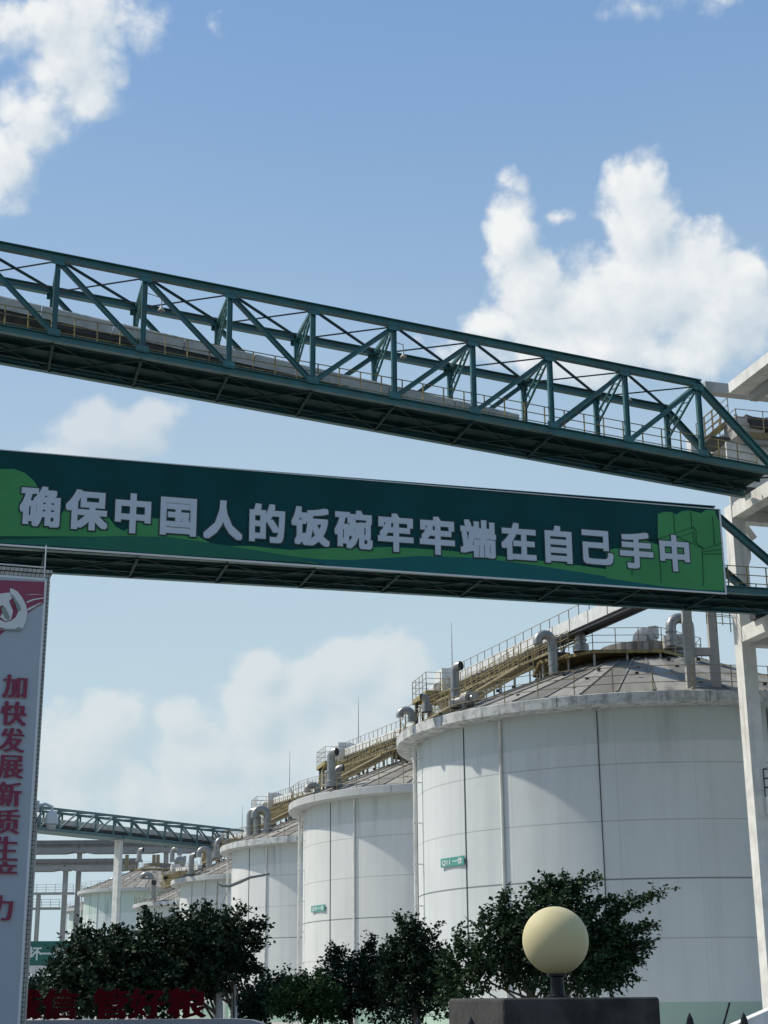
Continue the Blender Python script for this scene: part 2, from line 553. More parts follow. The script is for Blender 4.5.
def roof_mat(name, ca_, cb_, cc_):
    """sheet roof: radial strips of different age, stains that run down the slope"""
    mm = bpy.data.materials.new(name); mm.use_nodes = True
    t = mm.node_tree; b = t.nodes['Principled BSDF']; b.inputs['Roughness'].default_value = 0.75
    tcn = t.nodes.new('ShaderNodeTexCoord'); sp = t.nodes.new('ShaderNodeSeparateXYZ')
    t.links.new(tcn.outputs['Object'], sp.inputs[0])

    def mth(op, a, b_=None):
        n = t.nodes.new('ShaderNodeMath'); n.operation = op
        for i, v in enumerate((a, b_)):
            if v is None:
                continue
            if isinstance(v, (int, float)):
                n.inputs[i].default_value = v
            else:
                t.links.new(v, n.inputs[i])
        return n.outputs[0]
    ang = mth('ARCTAN2', sp.outputs['Y'], sp.outputs['X'])
    rad = mth('SQRT', mth('ADD', mth('MULTIPLY', sp.outputs['X'], sp.outputs['X']), mth('MULTIPLY', sp.outputs['Y'], sp.outputs['Y'])))

    def nz_(x, y, det, sc=1.0):
        c = t.nodes.new('ShaderNodeCombineXYZ'); t.links.new(x, c.inputs[0]); t.links.new(y, c.inputs[1])
        n = t.nodes.new('ShaderNodeTexNoise'); n.inputs['Scale'].default_value = sc; n.inputs['Detail'].default_value = det
        t.links.new(c.outputs[0], n.inputs['Vector']); return n.outputs['Fac']

    def mr(x, a, b_, c, d):
        n = t.nodes.new('ShaderNodeMapRange'); t.links.new(x, n.inputs[0])
        for i, v in enumerate((a, b_, c, d)):
            n.inputs[i + 1].default_value = v
        return n.outputs[0]

    def mx(f, a, bb):
        n = t.nodes.new('ShaderNodeMix'); n.data_type = 'RGBA'
        t.links.new(f, n.inputs['Factor'])
        for s_, v in ((n.inputs[6], a), (n.inputs[7], bb)):
            if isinstance(v, tuple):
                s_.default_value = v + (1,)
            else:
                t.links.new(v, s_)
        return n.outputs[2]
    strip = mth('FLOOR', mth('MULTIPLY', ang, 48 / (2 * math.pi)))
    wn_ = t.nodes.new('ShaderNodeTexWhiteNoise'); wn_.noise_dimensions = '1D'; t.links.new(strip, wn_.inputs['W'])
    c = mx(wn_.outputs['Value'], ca_, cb_)
    c = mx(mr(nz_(mth('MULTIPLY', ang, 18), mth('MULTIPLY', rad, 0.25), 6), 0.48, 0.75, 0, 0.75), c, cc_)
    fr = mth('FRACT', mth('MULTIPLY', ang, 48 / (2 * math.pi)))
    c = mx(mr(mth('ABSOLUTE', mth('SUBTRACT', fr, 0.5)), 0.47, 0.49, 0, 0.5), c, tuple(x * 0.5 for x in cc_))
    t.links.new(c, b.inputs['Base Color'])
    return mm


RINGS = (4.05, 6.53, 9.03, 11.5)
M['wall'] = silo_wall_mat('white_silo_paint', (0.635, 0.645, 0.615), (0.51, 0.545, 0.515), 12.45, (0.36, 0.50, 0.40), 1.45, RINGS, (6.53,))
M['wall_old'] = silo_wall_mat('grey_white_silo_paint', (0.61, 0.64, 0.63), (0.49, 0.54, 0.525), 12.45, (0.38, 0.50, 0.41), 1.45, RINGS, (6.53,))
M['wall_green'] = silo_wall_mat('pale_green_silo_paint', (0.58, 0.65, 0.625), (0.45, 0.56, 0.49), 14.5, (0.42, 0.55, 0.45), 1.45, RINGS, (6.53,))
M['roof'] = roof_mat('tan_roof_sheets', (0.19, 0.18, 0.158), (0.34, 0.325, 0.285), (0.115, 0.108, 0.095))
M['roof_dark'] = roof_mat('dark_weathered_roof_sheets', (0.15, 0.146, 0.13), (0.34, 0.33, 0.30), (0.085, 0.082, 0.074))
M['rim'] = mat('grey_ring_beam_concrete', (0.46, 0.47, 0.455), 0.85, 0.08, 1.2, streak=(0.65, (0.34, 0.35, 0.34), 1.3), bump=0.2)
M['rim_dirty'] = mat('mossy_ring_beam_concrete', (0.56, 0.575, 0.56), 0.85, 0.1, 1.2, streak=(0.95, (0.085, 0.10, 0.095), 2.6), dirt=(0.55, (0.14, 0.15, 0.145), 3.2), bump=0.3)

RW, RR = 11.95, 13.0        # wall and ring beam radius
ZT, ZB = 14.5, 13.86        # ring beam top and underside


def pol(r, phi, z=0.0):
    """phi in degrees, 0 faces the camera side (-Y), positive towards +X"""
    return Vector((r * math.sin(R(phi)), -r * math.cos(R(phi)), z))


def roof_z(r, zt=ZT):
    return zt + 0.05 + (RR - 0.25 - r) * 0.39


def rail_ring(mb, r, z, h=1.1, n=44, a0=-180., a1=180., bars=(1.0, 0.68, 0.36), pr=0.026, br=0.018):
    k_ = max(2, int(n * (a1 - a0) / 360))
    for i in range(k_ + 1):
        a = a0 + (a1 - a0) * i / k_
        mb.tube([pol(r, a, z), pol(r, a, z + h)], pr, 5)
    for b_ in bars:
        mb.tube([pol(r, a0 + (a1 - a0) * i / (k_ * 2), z + h * b_) for i in range(k_ * 2 + 1)], br, 5, cap=False)


def rail_line(mb, pts, h=1.05, step=1.5, bars=(1.0, 0.66, 0.33), pr=0.024, br=0.018):
    for a, b_ in zip(pts[:-1], pts[1:]):
        a, b_ = Vector(a), Vector(b_)
        n = max(1, round((b_ - a).length / step))
        for i in range(n + 1):
            p = a.lerp(b_, i / n)
            mb.tube([p, p + Vector((0, 0, h))], pr, 5)
        for t_ in bars:
            mb.tube([a + Vector((0, 0, h * t_)), b_ + Vector((0, 0, h * t_))], br, 5)


def goose(mb, base, r, h, out, reach, drop, box=None):
    """U-shaped vent duct: rises h, bends over a half circle of width reach towards out, ends drop below the crown"""
    base, out = Vector(base), Vector(out).normalized()
    pts = [base, base + Vector((0, 0, h * 0.5)), base + Vector((0, 0, h))]
    for i in range(1, 11):
        a = math.pi * i / 10
        pts.append(base + Vector((0, 0, h + reach / 2 * math.sin(a))) + out * (reach / 2 * (1 - math.cos(a))))
    pts.append(pts[-1] - Vector((0, 0, drop)))
    mb.tube(pts, r, 14)
    for q in (0.3, 0.75):
        mb.lathe([(r, -0.03), (r + .035, -0.03), (r + .035, .03), (r, .03)], 14, tuple(base + Vector((0, 0, h * q))))


def elbow(mb, base, r, h, out):
    """straight duct with a mitred elbow whose dark mouth faces out"""
    base, out = Vector(base), Vector(out).normalized()
    c = base + Vector((0, 0, h))
    pts = [base, c]
    rb = r * 1.25
    for i in range(1, 6):
        a = math.pi / 2 * i / 5
        pts.append(c + Vector((0, 0, rb * math.sin(a))) + out * (rb * (1 - math.cos(a))))
    pts.append(pts[-1] + out * r * 0.5)
    mb.tube(pts, r, 14, cap=False)
    mb.lathe([(r, 0), (r + .05, 0), (r + .05, .08), (r, .08)], 14, tuple(base + Vector((0, 0, h * 0.5))))
    mb.lathe([(r * 1.5, 0), (r * 1.5, .35), (r, .42)], 14, tuple(base))
    e = pts[-1]
    ax = (out.cross(Vector((0, 0, 1))).normalized(), Vector((0, 0, 1)))
    # dark disc set back in the mouth: the throat's shade put into its colour
    b = len(mb.v)
    for k in range(14):
        an = 2 * math.pi * k / 14
        mb.v.append(tuple(e - out * r * 0.35 + (ax[0] * math.cos(an) + ax[1] * math.sin(an)) * r * 0.97))
    mb.f.append(tuple(b + k for k in range(14))); mb.mi.append(1)


def make_silo(name, label, loc, roofm, rimm, wallm, rw=RW, zt=ZT, group='white grain silos in a row', plat_c=(-1.5, -0.6)):
    s = thing(name, label, 'silo', loc, group)
    L = Vector(loc)
    rr_, zb = rw + 1.05, zt - 0.52
    w = MB().lathe([(rw, 0), (rw, zb + 0.02)], 160, tuple(L))
    w.build('wall', wallm, s, smooth=True)
    for phi in (-55.5, -20, 17, 54, -92, 90, 126, 162, -128, -164):
        X = pol(1, phi); Y = Vector((0, 0, 1)).cross(X)
        MB().box(L + pol(rw + 0.006, phi, zb / 2), 0.05, 0.042, zb - 0.1, (X, Y, Vector((0, 0, 1)))).build('wall_joint', M['seam'], s)
    rm = MB().lathe([(rw - .05, zb), (rr_ - .06, zb), (rr_, zb + .05), (rr_, zt - .03), (rr_ - .04, zt), (rr_ - .6, zt)], 160, tuple(L))
    for phi in range(-180, 180, 30):
        X = pol(1, phi + 3.0); Y = Vector((0, 0, 1)).cross(X)
        rm.box(L + pol(rr_ + 0.001, phi + 3.0, (zb + zt) / 2), 0.012, 0.03, zt - zb - .06, (X, Y, Vector((0, 0, 1))), 1)
    rm.build('ring_beam', [rimm, M['seam']], s, smooth=True)
    rz = lambda r: zt + 0.05 + (rr_ - 0.25 - r) * 0.39
    rf = MB().lathe([(rr_ - 0.25, zt - .05), (rr_ - 0.25, zt + .05), (2.2, rz(2.2)), (2.2, rz(2.2) + .5), (0.01, rz(2.2) + .75)], 144, tuple(L))
    rng = random.Random(3)
    for i in range(48):
        for r_ in (11.3, 9.2, 7.2, 5.4):
            if (i + int(r_)) % 2:
                p = L + pol(r_ + rng.uniform(-.5, .5), i * 7.5 + 3.7, rz(r_) + .06)
                rf.box(p, .16, .16, .13, None, 1)
    for i in range(48):
        X = pol(1, i * 7.5 + .001); Y = Vector((0, 0, 1)).cross(X)
        a_, b_ = L + pol(rr_ - .3, i * 7.5, rz(rr_ - .3) + .02), L + pol(2.3, i * 7.5, rz(2.3) + .02)
        rf.bar(a_, b_, .09, .07, (0, 0, 1), 2)
    rf.build('roof', [roofm, M['dark_steel'], M['roof_rib']], s)
    rl = MB()
    rail_ring(rl, rr_ - 0.18, zt, 1.15, 46)
    for i, p in enumerate(rl.v):
        rl.v[i] = (p[0] + L.x, p[1] + L.y, p[2] + L.z)
    rl.build('railing', M['rail'], s)
    # downpipes and half-round conduit on the wall
    for phi, off, r_ in ((-80, 0.36, 0.085), (-43.5, 0.07, 0.075), (41, .07, .075)):
        dp = MB()
        dp.tube([L + pol(rw + off, phi, 0), L + pol(rw + off, phi, zb - .25), L + pol(rw + off * .2, phi, zb - .05)], r_, 8)
        if off > .2:
            for z_ in (2, 4, 6, 8, 10, 12, 13.2):
                dp.bar(L + pol(rw - .02, phi, z_), L + pol(rw + off, phi, z_), .05, .05)
                X = pol(1, phi); Y = Vector((0, 0, 1)).cross(X)
                dp.box(L + pol(rw + off, phi, z_), r_ * 2.5, r_ * 2.5, .06, (X, Y, Vector((0, 0, 1))))
        dp.build('downpipe', M['conc_white'], s, smooth=True)
    # service platform round the apex
    pc = L + Vector((plat_c[0], plat_c[1], 0)); zp = rz(4.6) + 0.42
    oc = [pc + pol(4.5, 22.5 + 45 * k, zp) for k in range(8)]
    pf = MB().prism([p - Vector((0, 0, .06)) for p in oc], (0, 0, .06))
    for a, b_ in zip(oc, oc[1:] + oc[:1]):
        pf.bar(a - Vector((0, 0, .10)), b_ - Vector((0, 0, .10)), .08, .16)
    pf.build('service_platform', M['yellow'], s)
    for k in range(16):
        p = pc + pol(4.3 * (1 if k % 2 == 0 else .92), 22.5 + 22.5 * k, 0)
        rloc = (p - L); r_ = math.hypot(rloc.x, rloc.y)
        MB().tube([Vector((p.x, p.y, rz(min(r_, 12)) - .05)), Vector((p.x, p.y, zp - .12))], .06, 6).build('platform_stilt', M['casing'], s)
    pr = MB(); rail_line(pr, oc + oc[:1], 1.1, 1.2)
    pr.build('platform_railing', M['rail'], s)
    return s


def vent_part(s, kind, phi, r, z, rad, h, out, reach=1.2, drop=.15, m_='steel'):
    L = world_loc(s); mb = MB()
    b = L + pol(r, phi, z)
    if kind == 'goose':
        goose(mb, b, rad, h, out, reach, drop)
    else:
        elbow(mb, b, rad, h, out)
    mb.build('vent_duct', [M[m_], M['dark_steel']], s, smooth=True)


def fan_part(s, p, out, r=.5):
    """round blower housing with inlet eye, motor and feet"""
    out = Vector(out).normalized(); side = Vector((0, 0, 1)).cross(out); mb = MB(); p = Vector(p)
    mb.tube([p - out * .22, p - out * .2, p + out * .2, p + out * .22], [r * .9, r, r, r * .9], 20)
    mb.tube([p + out * .2, p + out * .42], [r * .5, r * .42], 16)
    mb.tube([p - out * .8, p - out * .22], [.2, .2], 12)
    mb.box(p + side * r * .8 + Vector((0, 0, r * .55)), .34, .45, r, (out, side, Vector((0, 0, 1))))
    for q in (-1, 1):
        mb.bar(p + side * q * r * .7, p + side * q * r * .8 - Vector((0, 0, r + .1)), .1, .1)
    mb.build('blower', M['steel'], s, smooth=True)


M['roof_rib'] = mat('roof_sheet_ribs', (0.22, 0.212, 0.19), .75, .3, 2.0)
SILO_XY = [(13.55, 79.8), (6.2, 108.6), (-1.75, 139.6), (-11.3, 178.4), (-22.5, 222.5)]
silo_labels = [
    'biggest white grain silo, nearest, with dark stained roof rim and green plinth',
    'second white grain silo in the row, half hidden behind the biggest one',
    'third white grain silo in the row, sunlit, crossed by a wavy lamp arm',
    'fourth white grain silo, between the sunlit third one and the small fifth one',
    'smallest white grain silo at the far end of the front row, above the trees']
silos = []
for i, (x, y) in enumerate(SILO_XY):
    s = make_silo('grain_silo', silo_labels[i], (x, y, 0), M['roof_dark'] if i == 0 else M['roof'], M['rim_dirty'] if i in (0, 2) else M['rim'], M['wall_old'] if i == 0 else M['wall'])
    silos.append(s)
bk = []
for i, ((x, y), lab) in enumerate((((-36.4, 250), 'pale green back row silo with tan cone roof, behind the white column'),
                                   ((-48.2, 298), 'pale green back row silo peeking out left of the tan roofed one'))):
    bk.append(make_silo('grain_silo', lab, (x, y, 0), M['roof'], M['rim'], M['wall_green'], rw=11.25, zt=18.15, group='pale green back row silos', plat_c=(0, 0)))

# ------------------------------------------------------------------ conveyor bridges over the road
AL = R(15.6)
DV = Vector((math.cos(AL), math.sin(AL), 0)); NV = Vector((-math.sin(AL), math.cos(AL), 0)); ZV = Vector((0, 0, 1))
PL_ = 3.127


def bridge(name, label, p0, slope, H, Wd, k0, k1, kend, diag_switch, board=False):
    """truss gallery; post k stands at p0 + d*k*panel; p0 = near bottom chord at post 0"""
    d = Vector((DV.x, DV.y, slope))
    T = lambda k, w=0.0, h=0.0: p0 + d * (PL_ * k) + NV * w + ZV * h
    s = thing(name, label, 'conveyor bridge', T(k0), 'green conveyor bridges over the road')
    G = M['green']
    for w in (0, Wd):
        MB().ibeam(T(k0, w, H), T(k1 + .045, w, H), .26, .28).build('top_chord', G, s)
        MB().ibeam(T(k0, w), T(kend, w), .24, .28).build('bottom_chord', G, s)
        MB().ibeam(T(k1 - .03, w, H + .03), T(kend - .05, w, .1), .235, .26).build('end_diagonal', G, s)
    for k in range(k0, k1 + 1):
        for w in (0, Wd):
            po = MB().ibeam(T(k, w, .14), T(k, w, H - .14), .17, .19, .02, tuple(DV))
            sgn = -1 if w == 0 else 1
            for hh in (.2, H - .2):
                po.box(T(k, w + sgn * .1, hh), .44, .014, .26, (d.normalized(), NV, ZV))
            po.build('post', G, s)
        if k < k1:
            for w in (0, Wd):
                a, b = (k, k + 1) if k + 1 <= diag_switch else (k + 1, k)
                MB().ibeam(T(a, w, H - .16), T(b, w, .16), .16, .17, .02).build('diagonal', G, s)
        # knee frame between the two trusses at each post
        kb = MB()
        kb.bar(T(k, .12, H - .05), T(k, Wd - .12, H - .05), .12, .14)
        kb.bar(T(k, .12, H - .28), T(k, 1.0, H - .1), .05, .05)
        ka, kc = (T(k, Wd - .12, H - .85), T(k, .75, H - .1)), (T(k, Wd - .12, H - 1.3), T(k, .15, H - .22))
        kb.bar(*ka, .07, .07); kb.bar(*kc, .07, .07)
        for q in range(6):
            kb.bar(ka[0].lerp(ka[1], q / 6), kc[0].lerp(kc[1], (q + (.5 if q % 2 else .9)) / 6.5), .035, .035)
        kb.build('sway_frame', G, s)
        fb = MB().ibeam(T(k, .13, -.12), T(k, Wd - .13, -.08), .09, .15)
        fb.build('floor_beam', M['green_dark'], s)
    br = MB()
    for k in range(k0, k1):
        br.bar(T(k, .1, H - .02), T(k + 1, Wd - .1, H - .02), .07, .09)
        br.bar(T(k + 1, .1, H - .1), T(k, Wd - .1, H - .1), .045, .045)
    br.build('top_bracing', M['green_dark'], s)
    ub = MB()
    for k in range(k0, int(kend)):
        ub.bar(T(k, .15, -.10), T(k + 1, Wd - .15, -.10), .045, .05)
        ub.bar(T(k + 1, .15, -.165), T(k, Wd - .15, -.165), .045, .05)
    for w in (1.0, 2.1):
        ub.bar(T(k0, w, -.06), T(kend - .1, w, -.06), .10, .12)
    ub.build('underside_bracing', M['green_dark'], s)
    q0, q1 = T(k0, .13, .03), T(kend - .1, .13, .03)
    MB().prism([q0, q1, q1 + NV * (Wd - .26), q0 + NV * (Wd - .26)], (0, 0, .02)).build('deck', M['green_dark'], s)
    for w in (.28, Wd - .28):
        rl = MB(); rail_line(rl, [T(k0, w, .05), T(kend - .25, w, .05)], 1.0, .82, pr=.028, br=.02)
        rl.build('railing', M['yellow'] if w < 1 else M['casing'], s)
    # belt conveyor inside: a covered trough on trestles
    t0, t1 = (T(k0, 1.7, 2.0), T(5.7, 1.7, .45)) if not board else (T(k0, 1.7, .75), T(kend - 1.2, 1.7, .75))
    u = (t1 - t0).normalized(); yv = ZV.cross(u).normalized(); zv = u.cross(yv)
    cv = MB()
    sec = [(-.66, -.06), (-.66, .40), (-.6, .46), (.6, .46), (.66, .40), (.66, -.06)]
    n = 14
    A = [[t0.lerp(t1, i / n) + yv * a + zv * b for a, b in sec] for i in range(n + 1)]
    for i in range(n):
        c0 = [p.copy() for p in A[i]]; c1 = [p - u * .03 for p in A[i + 1]]
        cv.add(c0 + c1, [(j, (j + 1) % 6, (j + 1) % 6 + 6, j + 6) for j in range(6)] + [tuple(range(6))[::-1], tuple(range(6, 12))])
    cv.build('conveyor_cover', M['casing'], s)
    be = MB()
    be.bar(t0 - zv * .16, t1 - zv * .16, 1.15, .16)
    L_ = (t1 - t0).length
    for i in range(int(L_ / 1.55)):
        p = t0 + u * (i * 1.55 + .4)
        gz = T(k0, 0, 0).z + (p - T(k0)).dot(DV) * slope
        for q in (-.55, .55):
            if p.z - gz > .3:
                be.bar(p + yv * q - zv * .2, Vector((p.x, p.y, gz + .05)) + yv * q, .06, .06)
    be.build('conveyor_belt', M['dark_steel'], s)
    # hanging service cable and lamps under the top chords
    cb = MB()
    for k in range(k0, k1):
        cb.tube([T(k, 1.9, H - .30), T(k + .5, 1.9, H - .42), T(k + 1, 1.9, H - .30)], .014, 4)
    cb.build('service_cable', M['dark_steel'], s)
    for k in (2, 5, 8) if not board else ():
        p = T(k - .75, 1.4, H - .12); lm = MB()
        lm.tube([p, p - ZV * .35], .02, 5)
        lm.lathe([(.03, .02), (.05, -.05), (.13, -.16), (.13, -.2)], 10, tuple(p - ZV * .35))
        lm.tube([p, p + d.normalized() * -.7 + ZV * .1], .018, 5)
        lm.build('walkway_lamp', M['casing'], s)
    return s, T, d


UP0 = Vector((-11.63, 50, 22.40 + CAM_Z)); LO0 = Vector((-11.46, 50, 14.715 + CAM_Z))
HU, HL, WB = 3.163, 3.33, 2.85
up_b, TU, dU = bridge('conveyor_bridge', 'upper green truss conveyor bridge, open sided, sloping down to the tower', UP0, -.0925, HU, WB, -6, 8, 9.05, 3)
HLT = 3.15
lo_b, TL, dL = bridge('conveyor_bridge', 'lower green truss conveyor bridge carrying the long slogan banner', LO0, .0043, HLT, WB, -6, 8, 9.25, 3, board=True)

# ------------------------------------------------------------------ slogan banner on the lower bridge
YB = -0.30                                   # board front, in front of the near truss
bo = LO0 + NV * YB
dLn = dL.normalized()
bz = thing('slogan_banner', 'long dark green slogan banner with white Chinese characters on the lower bridge', 'banner', bo)
u0, u1 = -6 * PL_, on_plane(722, 552, bo, NV)
u1 = (u1 - bo).dot(DV)
_q = [on_plane(px, py, bo, NV) for px, py in ((0, 544), (724.5, 593), (0, 450.5), (718.5, 510))]
_uv = [((q - bo).dot(DV), q.z - bo.z) for q in _q]
sl_b = (_uv[1][1] - _uv[0][1]) / (_uv[1][0] - _uv[0][0])
dLn = (DV + ZV * sl_b).normalized()
bh0 = _uv[0][1] - sl_b * _uv[0][0]
bh1 = (_uv[2][1] - sl_b * _uv[2][0] + _uv[3][1] - sl_b * _uv[3][0]) / 2


def BP(u, v, o=0.0):
    return bo + DV * u + ZV * (v + sl_b * u) - NV * o


sup = thing('bridge_pier', 'white concrete double column pier under the outer ends of both green bridges', 'pier', TU(-6) * 1)
for w in (0, WB):
    q_ = TU(-5.7, w); MB().box((q_.x, q_.y, (q_.z - .2) / 2), .7, .7, q_.z - .2, (DV, NV, ZV)).build('column', M['conc_white'], sup)
for T_ in (TU, TL):
    q_ = T_(-5.7, WB / 2); MB().box((q_.x, q_.y, q_.z - .5), .66, WB - .72, .6, (DV, NV, ZV)).build('cross_beam', M['conc_white'], sup)
M['banner'] = mat('dark_green_banner_vinyl', (0.0035, 0.056, 0.056), 0.65, 0.14, .7)
M['banner'].node_tree.nodes['Principled BSDF'].inputs['Specular IOR Level'].default_value = .15
M['black_iron'].node_tree.nodes['Principled BSDF'].inputs['Specular IOR Level'].default_value = .2
M['green_dark'].node_tree.nodes['Principled BSDF'].inputs['Specular IOR Level'].default_value = .2
M['ban_light'] = mat('leaf_green_print', (0.062, 0.265, 0.092), 0.5, 0.1, .6)
M['ban_mid'] = mat('mid_green_print', (0.022, 0.135, 0.085), 0.5, 0.08, .6)
M['ban_teal'] = mat('teal_green_print', (0.011, 0.115, 0.112), 0.5, 0.08, .6)
M['ban_text'] = mat('white_letter_vinyl', (0.50, 0.545, 0.585), 0.5, 0.04, 2.0)
M['ban_line'] = mat('black_green_outline_print', (0.006, 0.03, 0.028), 0.5, 0.1, 2.0)
MB().prism([BP(u0, bh0), BP(u1, bh0), BP(u1, bh1), BP(u0, bh1)], NV * .08).build('board', M['banner'], bz)
bf = MB()
bf.bar(BP(u0, bh0 - .025, .005), BP(u1, bh0 - .025, .005), .07, .05)
bf.bar(BP(u0, bh1 + .02, .005), BP(u1, bh1 + .02, .005), .07, .03)
bf.bar(BP(u1 + .025, bh0 - .05, .005), BP(u1 + .025, bh1 + .035, .005), .05, .07, tuple(DV))
bf.build('board_edge', M['white_plastic'], bz)


def art(pts, off, m_, name, par=None, thick=.006, closed=True):
    """flat printed shape: photo outline brought onto the board plane"""
    pl = [on_plane(px, py, bo - NV * off, NV) for px, py in pts]
    mb = MB(); mb.prism(pl, -NV * thick)
    o = mb.build(name, M[m_], par or bz)
    return o


def artline(pts, off, m_, name, w=.05):
    mb = MB()
    pl = [on_plane(px, py, bo - NV * off, NV) for px, py in pts]
    for a, b in zip(pl[:-1], pl[1:]):
        e = (b - a).normalized() * (w * .4)
        mb.bar(a - e, b + e, .006, w, tuple(NV))
    return mb.build(name, M[m_], bz)


for k_ in ('ban_light', 'ban_mid', 'ban_teal'):
    M[k_].node_tree.nodes['Principled BSDF'].inputs['Specular IOR Level'].default_value = .15
art([(-120, 470), (-60, 480), (-20, 473), (0, 469), (14, 469), (25, 473), (34, 481), (42, 494), (50, 512), (58, 520), (64, 510), (72, 503), (82, 499), (92, 501), (101, 508), (109, 518), (116, 527),
     (124, 531), (135, 523), (150, 518), (163, 519), (180, 527), (195, 534), (210, 543), (180, 548), (140, 549), (80, 548), (30, 544.5), (0, 542.5), (-120, 536)], .012, 'ban_light', 'hill_print')
art([(-120, 541), (-60, 542), (0, 538), (60, 537.5), (120, 536), (170, 537), (230, 546), (290, 556), (340, 561.5), (300, 562.5), (240, 559), (160, 554), (60, 546.5), (0, 543), (-120, 535.5)], .021, 'ban_mid', 'meadow_print')
art([(200, 546), (250, 546), (290, 550), (330, 548), (390, 547), (440, 550), (500, 556), (560, 563), (620, 571), (690, 580), (723, 584), (723, 592), (640, 586.5), (560, 581), (480, 575.5), (400, 570), (340, 566), (270, 559)], .016, 'ban_light', 'crop_print')
art([(300, 559), (350, 560), (420, 556), (480, 558), (540, 566), (610, 577), (670, 584), (724, 587), (724.3, 592.6), (640, 587), (560, 582), (480, 576), (400, 571.5), (330, 566.2)], .024, 'ban_teal', 'field_print')
art([(657.5, 514), (664, 511.8), (671, 512), (676, 514.5), (682, 511), (690, 510.5), (698, 512.5), (701, 513.5), (706, 509.8), (715, 510.5), (716, 515), (719, 521), (724.5, 590.5), (700, 590), (660, 586), (606, 578), (606, 552), (612, 549), (622, 548), (632, 541), (645, 540), (658, 545)],
    .028, 'ban_light', 'grain_sack_print')
for ln in ([(673.5, 514), (674.5, 532)], [(690.5, 512), (692, 529)], [(712.5, 517), (714.5, 544)], [(632, 549), (640, 541), (658, 539), (676, 533), (693, 527), (696, 531), (696, 543), (704, 549)], [(676, 538), (693, 532), (694, 543)],
           [(676, 536), (704, 549), (722, 543)], [(703, 552), (722, 549)], [(703.5, 554), (722, 554)], [(702, 550), (703.5, 585)], [(660, 562), (661, 582)], [(632, 551), (632, 575)]):
    artline(ln, .035, 'ban_line', 'sack_line', .055)


def text_mesh(txt, size, bold, ext, name, m_, parent, org, xa, ya, za, res=3, weight=(1, 1), round_=False, width=None):
    """one line of lettering as a mesh: centred at org, x along xa, y along ya, thickness along za; strokes widened by bold metres"""
    cu = bpy.data.curves.new(name, 'FONT')
    cu.body = txt; cu.size = size; cu.extrude = ext; cu.resolution_u = res
    ob = bpy.data.objects.new(name, cu); COL.objects.link(ob)
    dg = bpy.context.evaluated_depsgraph_get()
    me = bpy.data.meshes.new_from_object(ob.evaluated_get(dg))
    bpy.data.objects.remove(ob)
    n = len(me.vertices); co = np.zeros(n * 3); me.vertices.foreach_get('co', co); co = co.reshape(-1, 3)
    mid = (co.max(0) + co.min(0)) / 2; mid[2] = 0
    co -= mid
    if width:
        weight = (width / (co[:, 0].max() - co[:, 0].min()), weight[1])
    faces = [tuple(q.vertices) for q in me.polygons]
    bpy.data.meshes.remove(me)
    offs = [(0, 0)]
    if isinstance(bold, tuple):
        offs += [(bold[0], 0), (-bold[0], 0), (bold[0] / 2, bold[1]), (-bold[0] / 2, -bold[1])]
    elif bold:
        k = .85 if round_ else 1.0
        offs += [(bold, 0), (-bold, 0), (0, bold), (0, -bold), (bold * k, bold * k), (bold * k, -bold * k), (-bold * k, bold * k), (-bold * k, -bold * k)]
    mb = MB()
    X, Y, Z = Vector(xa) * weight[0], Vector(ya) * weight[1], Vector(za)
    for i, (ox, oy) in enumerate(offs):
        mb.add([Vector(org) + X * (c[0] + ox) + Y * (c[1] + oy) + Z * (c[2] - i * .0006) for c in co], faces)
    return mb.build(name, M[m_], parent, fix=False)


SLOGAN = '\u786e\u4fdd\u4e2d\u56fd\u4eba\u7684\u996d\u7897\u7262\u7262\u7aef\u5728\u81ea\u5df1\u624b\u4e2d'
ua = (on_plane(40, 507, bo, NV) - bo).dot(DV); ub_ = (on_plane(674, 553.5, bo, NV) - bo).dot(DV)
va = (on_plane(40, 507, bo, NV) - BP(ua, 0)).z; vb = (on_plane(674, 553.5, bo, NV) - BP(ub_, 0)).z
for i, ch in enumerate(SLOGAN):
    t_ = i / 15
    uu, vv = ua + (ub_ - ua) * t_, va + (vb - va) * t_
    text_mesh(ch, 1.36, .094, .003, 'character_outline', 'ban_line', bz, BP(uu, vv, .044), dLn, ZV, -NV, weight=(1.02, 1.06))
    text_mesh(ch, 1.36, .051, .004, 'character', 'ban_text', bz, BP(uu, vv, .060), dLn, ZV, -NV, weight=(1.02, 1.06))

# ------------------------------------------------------------------ roof-top conveyor galleries along the silo row
ROWD = Vector((-.2365, .9716, 0)); ROWL = Vector((-.9716, -.2365, 0))


